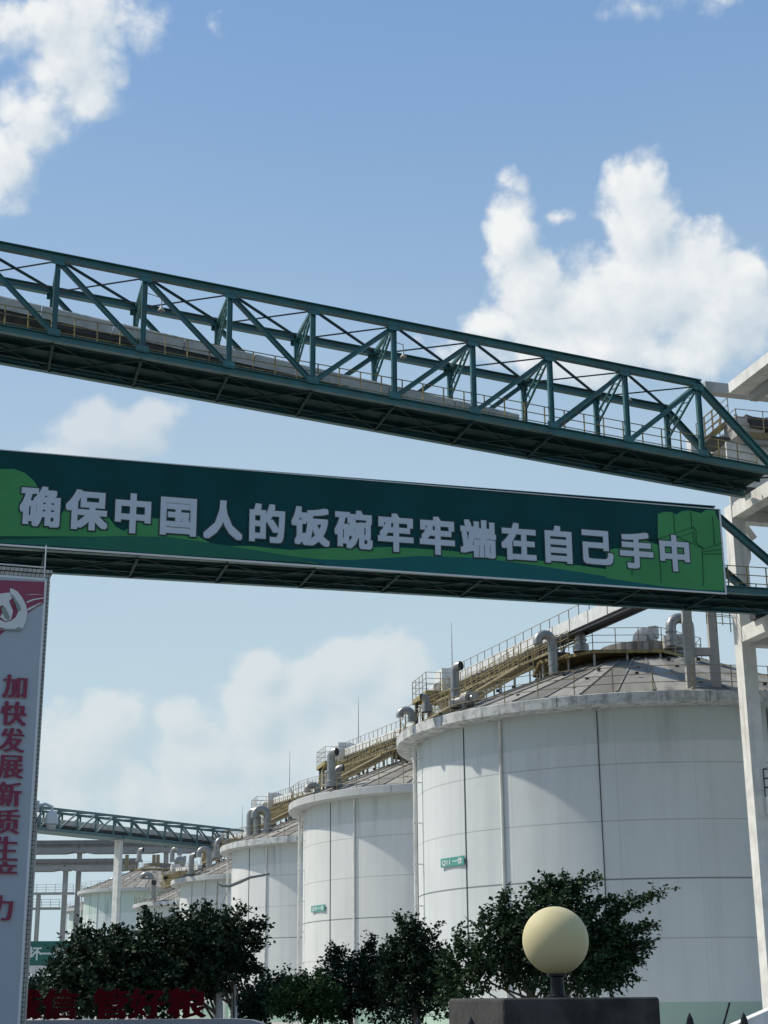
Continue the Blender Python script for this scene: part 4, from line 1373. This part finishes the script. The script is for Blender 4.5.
M['tile'] = tile_mat()
M['poster'] = mat('shade_tinted_poster_vinyl', (0.36, 0.40, 0.44), 0.5, 0.04, 1.0)  # white poster whose shade is put into an even grey-blue base colour
M['poster_red'] = mat('dark_red_print', (0.24, 0.035, 0.075), 0.5, 0.06, 1.5)
M['poster_white'] = mat('white_print', (0.60, 0.62, 0.60), 0.5, 0.05, 2.0)
M['poster_grey'] = mat('grey_shadow_print', (0.22, 0.25, 0.22), 0.5, 0.1, 4.0)
M['poster_text'] = mat('crimson_letter_vinyl', (0.20, 0.014, 0.05), 0.5, 0.04, 2.0)
M['poster_pink'] = mat('pale_pink_letter_edge', (0.48, 0.40, 0.44), 0.5, 0.04, 2.0)
PT = at(50.5, 574, PD).z
gp = thing('gate_pillar', 'tall grey mosaic tiled gate pillar behind the vertical poster', 'pillar', QP(0, 0, 0))
MB().box(QP(-1.1, .5, PT / 2), 2.2, 1.0, PT, PAX).build('shaft', M['tile'], gp)
MB().box(QP(-1.1, .5, PT + .02), 2.24, 1.04, .045, PAX).build('coping', M['tile'], gp)
po = thing('poster_board', 'tall poster board in shade-darkened white with red emblem field and crimson Chinese characters', 'poster board', QP(0, -.05, 0))
pe_ = on_plane(45.6, 579.5, QP(0, -.04, 0), PNV)
pa1 = (pe_ - PO).dot(PXV); pz1 = pe_.z; pz0 = .5; pa0 = -2.2 - pa1
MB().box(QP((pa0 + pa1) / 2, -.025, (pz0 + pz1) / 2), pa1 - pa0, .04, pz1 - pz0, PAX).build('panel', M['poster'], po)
fr = MB()
for a, b in (((pa0, pz1), (pa1, pz1)), ((pa1, pz1), (pa1, pz0)), ((pa0, pz1), (pa0, pz0))):
    fr.bar(QP(a[0], -.035, a[1]), QP(b[0], -.035, b[1]), .03, .03, tuple(PNV))
fr.build('panel_edge', M['white_plastic'], po)
pn = PNV


def part_art(pts, y, m_, name):
    pl = [on_plane(px, py, QP(0, -y, 0), pn) for px, py in pts]
    return MB().prism(pl, PNV * -.003).build(name, M[m_], po)


part_art([(-30, 579), (0, 580), (44.5, 582), (43.6, 603.5), (36, 607), (28, 613), (22, 612), (10, 626), (0, 635), (-30, 655)], .050, 'poster_red', 'red_ground_print')
for pts in ([(24, 595), (33, 594.2), (43.9, 594.6), (33, 594.8)], [(26, 602), (33, 599), (43.7, 597.5), (43.7, 598.4), (34, 600.2), (27, 603)], [(27, 609), (33, 606), (39, 603.2), (43.4, 602.6), (38, 604.8), (33, 608), (28, 611)]):
    part_art(pts, .056, 'poster_white', 'ribbon_print')
# the emblem's ribbons: curved blade, handle and crossing bar, only their right half stands in the picture
part_art([(10, 588.5), (13, 588.8), (18, 592), (22.5, 598), (26, 605), (27.5, 613), (26, 621), (23.5, 627), (21, 630), (14, 629), (6, 629), (-4, 626.5), (-10, 624), (-10, 617), (-2, 619), (5, 622), (11, 621), (16, 617), (18.5, 611), (17, 603), (14, 597), (10, 593)], .058, 'poster_white', 'emblem_print')
part_art([(-8, 596), (1, 593.5), (9, 592.5), (13.5, 597), (9, 601), (13, 611), (11, 620), (5, 621), (0, 617), (5, 609), (3, 605), (-8, 610)], .062, 'poster_white', 'emblem_print')
part_art([(10.5, 594.5), (14, 597), (19.5, 605), (21, 610), (17.5, 611), (15, 603)], .067, 'poster_grey', 'emblem_shade_print')
part_art([(3, 606), (5.5, 608), (10, 617), (9, 620), (5, 618.5), (1, 609)], .067, 'poster_grey', 'emblem_shade_print')
part_art([(-5, 628.5), (8, 629.3), (15, 629), (19, 626.8), (22, 629), (20, 631), (12, 630.6), (-5, 630)], .067, 'poster_grey', 'emblem_shade_print')
part_art([(9.5, 600.5), (11.5, 599), (14.5, 604), (14, 608.5), (11.5, 605)], .067, 'poster_red', 'emblem_gap_print')
CHS = '\u52a0\u5feb\u53d1\u5c55\u65b0\u8d28\u751f\u4ea7\u529b'
cc = [(14.8, 686.5), (13.6, 713.5), (11.8, 740), (10.5, 766.8), (8.7, 794), (6.8, 821.5), (5.3, 848.5), (4.0, 874), (0.5, 908)]
for ch, (px, py) in zip(CHS, cc):
    o = on_plane(px, py, QP(0, -.06, 0), pn)
    text_mesh(ch, .300, (.015, .005), .003, 'character_edge', 'poster_pink', po, o + PXV * .008 - ZV * .006, PXV, ZV, -PNV, weight=(.98, 1.0))
    text_mesh(ch, .300, (.012, .001), .004, 'character', 'poster_text', po, o - PNV * .012, PXV, ZV, -PNV, weight=(.98, 1.0))
# conduit and camera on the pillar's side, rod on its top
mb = MB(); zc_ = at(42, 815, PD).z
mb.tube([QP(.012, .02, 0), QP(.012, .02, zc_ - .1), QP(.05, .05, zc_)], .018, 8)
mb.tube([QP(.012, .10, 0), QP(.012, .10, zc_ + .03)], .012, 8)
tag(mb.build('conduit', M['steel']), 'grey conduit pipes running up the side of the tiled pillar', 'pipe')
cp = at(51.5, 820, PD + .1)
cv_ = thing('security_camera', 'white dome security camera on the side of the tiled pillar', 'camera', cp)
mb = MB(); mb.lathe([(.001, .10), (.045, .095), (.07, .06), (.078, 0), (.076, -.045), (.06, -.06)], 20, tuple(cp)); mb.build('housing', M['white_plastic'], cv_, smooth=True)
mb = MB(); mb.lathe([(.06, -.055), (.058, -.085), (.04, -.115), (.001, -.125)], 20, tuple(cp)); mb.build('dome', M['casing'], cv_, smooth=True)
wq = QP(.0, .12, cp.z + .16)
mb = MB(); mb.tube([cp + ZV * .09, cp + ZV * .15, cp.lerp(wq, .4) + ZV * .12, wq], .018, 8); mb.box(wq + PXV * .02, .04, .10, .12, PAX)
mb.build('bracket', M['white_plastic'], cv_)
rr0 = on_plane(44.2, 579, QP(0, -.02, 0), PNV); ra = (rr0 - PO).dot(PXV); zr = on_plane(44, 545, QP(0, -.02, 0), PNV).z
mb = MB(); mb.tube([QP(ra, -.02, PT - .1), QP(ra, -.02, zr)], .008, 6); mb.tube([QP(-2.2, -.02, PT + .07), QP(ra, -.02, PT + .07)], .008, 6)
mb.tube([QP(-1.6, -.02, PT - .05), QP(-1.6, -.02, PT + .07)], .006, 5)
tag(mb.build('lightning_rod', M['white_plastic']), 'thin rod and wire on top of the tiled gate pillar', 'lightning rod')

# ------------------------------------------------------------------ low wall with the red standing letters
LD = 26.0
lz = at(120, 1019.5, LD).z
lw = MB(); xa, xb = at(-60, 1019, LD).x, at(268, 1019, LD).x
prof = [(xa, 0), (xa, lz), (xb - .55, lz), (xb - .25, lz - .02), (xb - .1, lz - .06), (xb, lz - .12), (xb, 0)]
lw.prism([(x_, LD - .25, z_) for x_, z_ in prof], (0, .5, 0))
M['wall_grey'] = mat('grey_wall_paint', (0.20, 0.22, 0.24), .7, .1, 2.0)
M['red'] = mat('dark_red_letter_enamel', (0.06, 0.001, 0.004), .9, .12, 4.0)
M['red'].node_tree.nodes['Principled BSDF'].inputs['Specular IOR Level'].default_value = .1
M['red_side'] = mat('brown_letter_return', (0.10, 0.012, 0.012), .45, .1, 4.0)
tag(lw.build('sign_wall', M['wall_grey']), 'low grey wall carrying the red standing characters, its end rounded', 'wall')
rl_ = 'red standing character %s on the low grey wall'
for ch, x0, x1, lb in (('\u8bda', 9, 40, 'first visible red character, half hidden by the tiled pillar'), ('\u4fe1', 43, 77, 'red standing character next to a gap on the low grey wall'),
                       ('\u7ba1', 94, 128, 'red standing character after the gap, topped by a bamboo radical'), ('\u597d', 130, 164, 'red standing character between the other two of the last three'),
                       ('\u7cae', 168, 205, 'last red standing character at the end of the low wall')):
    p = at((x0 + x1) / 2, 1003.5, LD)
    h_ = at(100, 987.5, LD).z - lz; w_ = (x1 - x0) / FPX * LD * .94
    e = thing('standing_character', lb, 'letter', (p.x, LD, lz), 'red standing characters')
    o = text_mesh(ch, h_ * 1.0, (.021, .009), .05, 'character_face', 'red', e, Vector((p.x, LD, lz + h_ / 2 - .005)), Vector((1, 0, 0)), ZV, Vector((0, -1, 0)), width=w_)

# ------------------------------------------------------------------ green slogan board at the far gate
gb = thing('gate_board', 'dark green board with white characters above a white beam, behind the trees', 'sign', at(45, 975, 70))
a, b = at(2, 941.5, 70), at(96, 965, 70)
M['sign_dark'] = mat('dark_green_board_paint', (0.018, 0.13, 0.10), .5, .08, 1.0)
MB().box(((a.x + b.x) / 2, 70, (a.z + b.z) / 2), b.x - a.x, .12, a.z - b.z).build('board', M['sign_dark'], gb)
for i, ch in enumerate('\u4e0d\u574f\u4e00\u7c92\u7cae'):
    c_ = at(22.2 + 12.9 * i, 953.5, 70 - .07)
    text_mesh(ch, .60, .014, .004, 'character', 'sign_white', gb, c_, Vector((1, 0, 0)), ZV, Vector((0, -1, 0)))
z2, z3 = at(45, 965.5, 70).z, at(45, 973.5, 70).z
MB().box(((a.x + b.x) / 2, 70.1, (z2 + z3) / 2), b.x - a.x + .3, .4, z2 - z3).build('white_beam', M['conc_white'], gb)
for x_ in (a.x + .3, b.x - .3):
    MB().box((x_, 70.1, z3 / 2), .3, .3, z3).build('gate_post', M['conc_white'], gb)

# ------------------------------------------------------------------ concrete block with the globe lamp
BD = 8.4
BA = R(16.5); BXV, BNV = Vector((math.cos(BA), math.sin(BA), 0)), Vector((-math.sin(BA), math.cos(BA), 0))
c0 = at(503, 998, BD); btop = c0.z; c0.z = 0
c1 = on_plane(660, 996.5, c0, BNV); bw = (c1 - c0).dot(BXV)
bl = thing('gate_block', 'dark stained concrete gate pier under the globe lamp', 'pier', c0 + BXV * bw / 2 + BNV * bw / 2)
pl = [c0, c0 + BXV * bw, c0 + BXV * bw + BNV * bw, c0 + BNV * bw]
bmn = MB().prism(pl, (0, 0, btop))
ob = bmn.build('shaft', M['pillar_conc'], bl)
bv = ob.modifiers.new('edge', 'BEVEL'); bv.width = .018; bv.segments = 3
gl = at(555.5, 940.5, BD + .52); GRAD = 31.6 / FPX * (gl - Vector((0, 0, CAM_Z))).length
gt = thing('globe_lamp', 'cream globe lamp on a black neck standing on the concrete pier', 'lamp', (gl.x, gl.y, btop))
mg = bpy.data.materials.new('cream_lamp_plastic'); mg.use_nodes = True; b_ = mg.node_tree.nodes['Principled BSDF']
b_.inputs['Base Color'].default_value = (.52, .465, .27, 1); b_.inputs['Roughness'].default_value = .62; b_.inputs['Specular IOR Level'].default_value = .2
b_.inputs['Subsurface Weight'].default_value = .75; b_.inputs['Subsurface Radius'].default_value = (.08, .07, .04); b_.inputs['Subsurface Scale'].default_value = .9
prof = [(GRAD * math.sin(math.pi * i / 48), -GRAD * math.cos(math.pi * i / 48)) for i in range(49)]
prof[0] = (.001, prof[0][1]); prof[-1] = (.001, prof[-1][1])
MB().lathe(prof, 72, tuple(gl)).build('globe', mg, gt, smooth=True)
zb_ = gl.z - GRAD
MB().lathe([(.001, btop - zb_), (.062, btop - zb_), (.062, btop - zb_ + .01), (.042, btop - zb_ + .016), (.036, -.04), (.036, -.012), (.05, -.006), (.052, .03), (.046, .04), (.001, .045)], 28, (gl.x, gl.y, zb_)).build('lamp_neck', M['black_iron'], gt, smooth=True)

# ------------------------------------------------------------------ spear fence beside the pier


def spear_fence(label, p0, p1, n, ztip):
    t = thing('iron_fence', label, 'fence', p0)
    for i in range(n):
        p = Vector(p0).lerp(Vector(p1), i / max(1, n - 1))
        mb = MB(); mb.tube([(p.x, p.y, .1), (p.x, p.y, ztip - .10)], .011, 8)
        mb.lathe([(.012, -.11), (.02, -.105), (.02, -.095), (.012, -.09), (.024, -.065), (.016, -.03), (.001, 0)], 8, (p.x, p.y, ztip))
        mb.build('spear', M['black_iron'], t)
    for z_ in (.2, ztip - .28):
        MB().bar((p0[0], p0[1], z_), (p1[0], p1[1], z_), .03, .03).build('rail', M['black_iron'], t)
    return t


f0 = at(689.5, 1012.5, BD + .5); f1 = at(743.5, 1012.5, BD + .5); ex = f1 + (f1 - f0) * 4
spear_fence('black iron fence with spear tips running from the concrete pier past the tower column', (f0.x - (f1 - f0).x * .35 * 0, f0.y, 0), (ex.x, ex.y, 0), 6, f0.z)
g0 = at(471, 1016.5, BD - .3); g1 = at(418, 1022, BD - .3)
spear_fence('short black iron spear fence at the side face of the concrete pier', (g0.x, g0.y, 0), (g1.x, g1.y, 0), 2, g0.z)
# white ramp parapet by the fence
w0, w1 = at(737, 1024, 13), at(785, 1003, 13)
mb = MB(); mb.prism([(w0.x - .3, 13, 0), (w1.x + 1, 13, 0), (w1.x + 1, 13, w1.z + .15), (w1.x, 13, w1.z), (w0.x, 13, w0.z), (w0.x - .3, 13, w0.z - .22)], (0, .25, 0))
tag(mb.build('ramp_parapet', M['conc_white']), 'white sloping parapet behind the spear tips', 'parapet')
mb = MB(); a_, b_2 = at(729.5, 1003, 30), at(722, 1030, 30)
mb.tube([a_ + (a_ - b_2) * .02, b_2, Vector((b_2.x - .1, 30, 0))], .02, 6)
tag(mb.build('stay_pole', M['black_iron']), 'thin dark slanting pole before the green silo plinth', 'pole')

# ------------------------------------------------------------------ street lamp arms in front of the third silo
for (pts, bx, Y, lb) in (([(217.5, 884), (222, 886), (230, 886), (240, 882), (250, 877.5), (262, 875.5), (270, 874)], 218.5, 88, 'grey street lamp with a wavy arm across the sunlit third silo'),
                         ([(150, 916), (158, 919), (168, 917), (180, 912), (190, 910), (198, 908.5)], 152, 118, 'smaller grey street lamp with a wavy arm before the fourth silo')):
    P = [at(px, py, Y) for px, py in pts]
    t = thing('street_lamp', lb, 'street lamp', (P[0].x, Y, 0), 'street lamps before the silos')
    rr_ = [.05, .07, .09, .09, .08, .06, .03][:len(P)]
    rr_[-1] = .03
    P2 = [Vector((P[0].x, Y, P[0].z - .4))] + P
    MB().tube(P2, [.05] + rr_, 8).build('lamp_arm', M['lamp_grey'], t, smooth=True)
    MB().tube([(P[0].x, Y, 0), (P[0].x, Y, P[0].z + .25)], [.10, .055], 10).build('pole', M['steel'], t)
    mb = MB(); mb.bar(P[-3], P[-1], .26, .09); mb.build('lamp_head', M['lamp_grey'], t)
    MB().bar((P[0].x, Y, P[0].z - 1.7), P[2] - ZV * .0, .04, .04).build('lamp_brace', M['steel'], t)

# ------------------------------------------------------------------ trees


def leaf_mat(name, dark, light, trans=.25):
    mm = bpy.data.materials.new(name); mm.use_nodes = True
    t = mm.node_tree; b = t.nodes['Principled BSDF']; b.inputs['Roughness'].default_value = .6; b.inputs['Specular IOR Level'].default_value = .22; out = t.nodes['Material Output']
    g = t.nodes.new('ShaderNodeNewGeometry')
    n = t.nodes.new('ShaderNodeTexNoise'); n.inputs['Scale'].default_value = 1.6; n.inputs['Detail'].default_value = 3; t.links.new(g.outputs['Position'], n.inputs['Vector'])
    a = t.nodes.new('ShaderNodeMath'); a.operation = 'MULTIPLY_ADD'; t.links.new(g.outputs['Random Per Island'], a.inputs[0]); a.inputs[1].default_value = .6; t.links.new(n.outputs['Fac'], a.inputs[2])
    mr = t.nodes.new('ShaderNodeMapRange'); t.links.new(a.outputs[0], mr.inputs[0]); mr.inputs[1].default_value = .4; mr.inputs[2].default_value = 1.05
    m_ = t.nodes.new('ShaderNodeMix'); m_.data_type = 'RGBA'; t.links.new(mr.outputs[0], m_.inputs['Factor'])
    m_.inputs[6].default_value = dark + (1,); m_.inputs[7].default_value = light + (1,)
    t.links.new(m_.outputs[2], b.inputs['Base Color'])
    tr = t.nodes.new('ShaderNodeBsdfTranslucent'); t.links.new(m_.outputs[2], tr.inputs['Color'])
    ms = t.nodes.new('ShaderNodeMixShader'); ms.inputs[0].default_value = trans
    t.links.new(b.outputs[0], ms.inputs[1]); t.links.new(tr.outputs[0], ms.inputs[2]); t.links.new(ms.outputs[0], out.inputs[0])
    return mm


M['leaf_dark'] = leaf_mat('dark_leaves', (.008, .020, .010), (.024, .048, .021), .15)
M['leaf_mid'] = leaf_mat('green_leaves', (.010, .028, .012), (.040, .075, .030), .18)
M['leaf_fresh'] = leaf_mat('fresh_green_leaves', (.014, .040, .010), (.042, .09, .022), .2)


def tree(label, Y, blobs, depth, n_leaf, lsz, lm_, stems, trunk='bark', seed=1, group='trees before the silos', sprays=(), name='tree'):
    """blobs: photo ellipses (px, py, rx, ry) at distance Y, given a depth; every twig carries a spray of folded leaves"""
    rg = random.Random(seed); nr = np.random.default_rng(seed)
    k = Y / FPX
    B = []
    for (px, py, rx, ry) in blobs:
        c = at(px, py, Y); B.append((c, rx * k, max(.15, depth * (rx * k) / max(b[2] * k for b in blobs)), ry * k))
    base = at(stems[0][0], 1000, Y); base.z = 0
    t = thing(name, label, 'tree' if name == 'tree' else 'shrub', base, group)
    vol = np.array([b[1] * b[2] * b[3] for b in B]) ** .75; vol /= vol.sum()
    verts, faces = [], []
    tips = []
    n_tw = n_leaf // 14
    for i in range(n_tw):
        c, a, d_, h = B[nr.choice(len(B), p=vol)]
        v = nr.normal(size=3); v /= np.linalg.norm(v)
        r_ = rg.random() ** .42 * (.92 + .14 * rg.random())
        p = Vector((c.x + v[0] * a * r_, c.y + v[1] * d_ * r_, c.z + v[2] * h * r_))
        o = Vector((v[0], v[1], v[2] * .6 + .25)).normalized()
        tips.append((p, o))
    for (px, py, qx, qy, cnt) in sprays:
        p0, p1 = at(px, py, Y), at(qx, qy, Y); off = rg.uniform(-.3, .3)
        for i in range(cnt):
            f = (i + rg.random()) / cnt
            p = p0.lerp(p1, f) + Vector((rg.gauss(0, .05), off * f + rg.gauss(0, .08), rg.gauss(0, .05)))
            tips.append((p, (p1 - p0).normalized()))
    for p, o in tips:
        L = lsz * rg.uniform(2.2, 4.2)
        ax = (o + Vector((rg.gauss(0, .5), rg.gauss(0, .5), rg.gauss(0, .4)))).normalized()
        for j in range(14):
            q = p + ax * (L * (j / 14 - .35)) + Vector((rg.gauss(0, lsz * .42), rg.gauss(0, lsz * .42), rg.gauss(0, lsz * .42)))
            if q.z < .25:
                continue
            ld = (ax * .7 + Vector((rg.gauss(0, .7), rg.gauss(0, .7), rg.gauss(-.1, .55)))).normalized()
            nn = Vector((rg.gauss(0, .6), rg.gauss(0, .6), 1)).normalized()
            sdv = ld.cross(nn)
            if sdv.length < .1:
                continue
            sdv.normalize(); nn = sdv.cross(ld)
            l_, w_ = lsz * rg.uniform(.75, 1.25), lsz * rg.uniform(.3, .48)
            b = len(verts)
            fold = nn * w_ * .25
            verts += [q, q + ld * l_ * .45 + sdv * w_ + fold, q + ld * l_ - nn * l_ * .12, q + ld * l_ * .45 - sdv * w_ + fold]
            faces += [(b, b + 1, b + 2), (b, b + 2, b + 3)]
    me = bpy.data.meshes.new('foliage')
    bl_ = np.array([tuple(v) for v in verts]) - np.array(tuple(base))
    me.vertices.add(len(bl_)); me.vertices.foreach_set('co', bl_.ravel())
    fa = np.array(faces, dtype=np.int32)
    me.loops.add(fa.size); me.loops.foreach_set('vertex_index', fa.ravel())
    me.polygons.add(len(fa)); me.polygons.foreach_set('loop_start', np.arange(0, fa.size, 3, dtype=np.int32)); me.polygons.foreach_set('loop_total', np.full(len(fa), 3, dtype=np.int32))
    me.materials.append(M[lm_]); me.update(calc_edges=True); me.validate()
    fo = bpy.data.objects.new('crown', me); COL.objects.link(fo); fo.parent = t
    tm = MB(); lm2 = MB()
    for (sx, sy, r_) in stems:
        b0 = at(sx, 1000, Y); b0.z = 0; tp = at(sx + rg.uniform(-6, 6), sy, Y)
        mid = b0.lerp(tp, .45) + Vector((rg.uniform(-.08, .08), rg.uniform(-.08, .08), 0))
        top_r = r_ * .55
        tm.tube([b0, mid, tp], [r_, r_ * .8, top_r], 9)
        for i in range(14):
            c, a, d_, h = B[rg.randrange(len(B))]
            e = Vector((c.x + rg.uniform(-.7, .7) * a, c.y + rg.uniform(-.6, .6) * d_, c.z + rg.uniform(-.2, .75) * h))
            s_ = mid.lerp(tp, rg.uniform(.1, 1))
            m2 = s_.lerp(e, .5) + Vector((rg.uniform(-.1, .1), rg.uniform(-.1, .1), .06))
            lm2.tube([s_, m2, e], [top_r * .5, top_r * .3, .008], 5, cap=False)
    for (px, py, qx, qy, cnt) in sprays:
        p0, p1 = at(px, py, Y), at(qx, qy, Y)
        lm2.tube([p0, p0.lerp(p1, .5) - ZV * .03, p1], [.02, .014, .005], 5, cap=False)
    tm.build('trunk', M[trunk], t, smooth=True)
    lm2.build('branches', M['bark'], t, smooth=True)
    return t


tree('wide dark green tree behind the globe lamp', 31, [(555, 925, 48, 36), (522, 940, 34, 34), (492, 955, 36, 34), (466, 975, 26, 28), (590, 945, 36, 40), (565, 965, 60, 34), (610, 935, 24, 22), (600, 970, 32, 20), (452, 992, 14, 26), (562, 898, 22, 15), (508, 918, 16, 16), (628, 952, 20, 12)],
     1.25, 22000, .090, 'leaf_mid', ((535, 985, .10), (560, 975, .08)), 'bark', 11,
     sprays=[(600, 920, 659, 893, 34), (605, 914, 628, 900, 18), (612, 938, 653, 926, 32), (600, 950, 645, 943, 26), (605, 962, 637, 959, 22), (600, 972, 632, 976, 14), (575, 890, 596, 876, 12), (560, 894, 562, 878, 14), (545, 902, 535, 889, 12),
             (500, 910, 506, 893, 12), (484, 930, 486, 912, 12), (462, 955, 458, 938, 12), (588, 908, 612, 898, 16), (550, 892, 549, 882, 10), (570, 892, 580, 881, 10), (450, 975, 443, 962, 8)])
tree('slim tall dark tree at the edge of the biggest silo', 40, [(412, 937, 13, 15), (408, 956, 22, 24), (415, 985, 34, 34), (395, 970, 16, 22), (440, 985, 22, 32), (432, 955, 12, 14)],
     1.0, 10500, .10, 'leaf_dark', ((413, 970, .10),), 'bark', 12,
     sprays=[(410, 940, 399, 917, 20), (412, 937, 415, 917, 12), (405, 947, 391, 938, 14), (425, 950, 436, 928, 10), (400, 965, 388, 955, 10)])
tree('dark tree with two pointed tops before the second silo', 44, [(348, 985, 32, 30), (375, 978, 24, 30), (340, 960, 12, 12), (372, 955, 11, 12), (330, 1005, 26, 20), (385, 1005, 20, 24)],
     1.2, 10000, .105, 'leaf_dark', ((352, 985, .10),), 'bark', 13, sprays=[(340, 962, 334, 948, 12), (371, 958, 370, 940, 14), (380, 965, 386, 955, 8)])
tree('brighter green bush between the sunlit silo and the dark trees', 41, [(310, 996, 24, 20), (290, 1000, 20, 18), (325, 1000, 16, 20), (305, 984, 10, 8)],
     1.0, 6000, .10, 'leaf_fresh', ((305, 1000, .06),), 'bark', 14, name='bush', group='bushes before the silos')
tree('small dull bush beside the lime washed trunks', 43, [(262, 1000, 22, 16), (280, 992, 10, 14), (250, 1008, 14, 14)],
     1.0, 4200, .11, 'leaf_dark', ((265, 1003, .05),), 'bark', 15, name='bush', group='bushes before the silos', sprays=[(280, 990, 283, 976, 8)])
tree('big dark tree with lime washed trunks behind the last red character', 36, [(210, 942, 34, 28), (230, 938, 22, 22), (190, 935, 28, 26), (160, 935, 20, 16), (218, 965, 30, 26), (185, 970, 40, 30), (236, 960, 16, 20), (165, 975, 30, 30)],
     1.8, 19000, .108, 'leaf_dark', ((224, 985, .13), (234.5, 985, .11)), 'lime', 16,
     sprays=[(200, 920, 207, 907, 12), (150, 930, 146, 914, 12), (245, 930, 266, 922, 14), (250, 945, 262, 940, 10), (232, 920, 240, 909, 10), (250, 965, 261, 972, 10)])
tree('broad dark tree behind the first red characters', 35, [(110, 965, 38, 30), (85, 960, 26, 26), (135, 965, 30, 30), (70, 985, 24, 26), (100, 990, 50, 26), (150, 990, 40, 26), (118, 945, 10, 10), (85, 942, 10, 10)],
     1.8, 19000, .108, 'leaf_dark', ((105, 985, .12),), 'bark', 17, sprays=[(85, 945, 83, 930, 10), (118, 945, 119, 929, 10), (140, 945, 142, 935, 8), (65, 965, 58, 955, 8)])
tree('low sunlit bush under the dark green board', 40, [(42, 992, 14, 18), (55, 998, 14, 14), (34, 1000, 10, 14)],
     .9, 3200, .10, 'leaf_mid', ((45, 1003, .05),), 'bark', 18, name='bush', group='bushes before the silos')
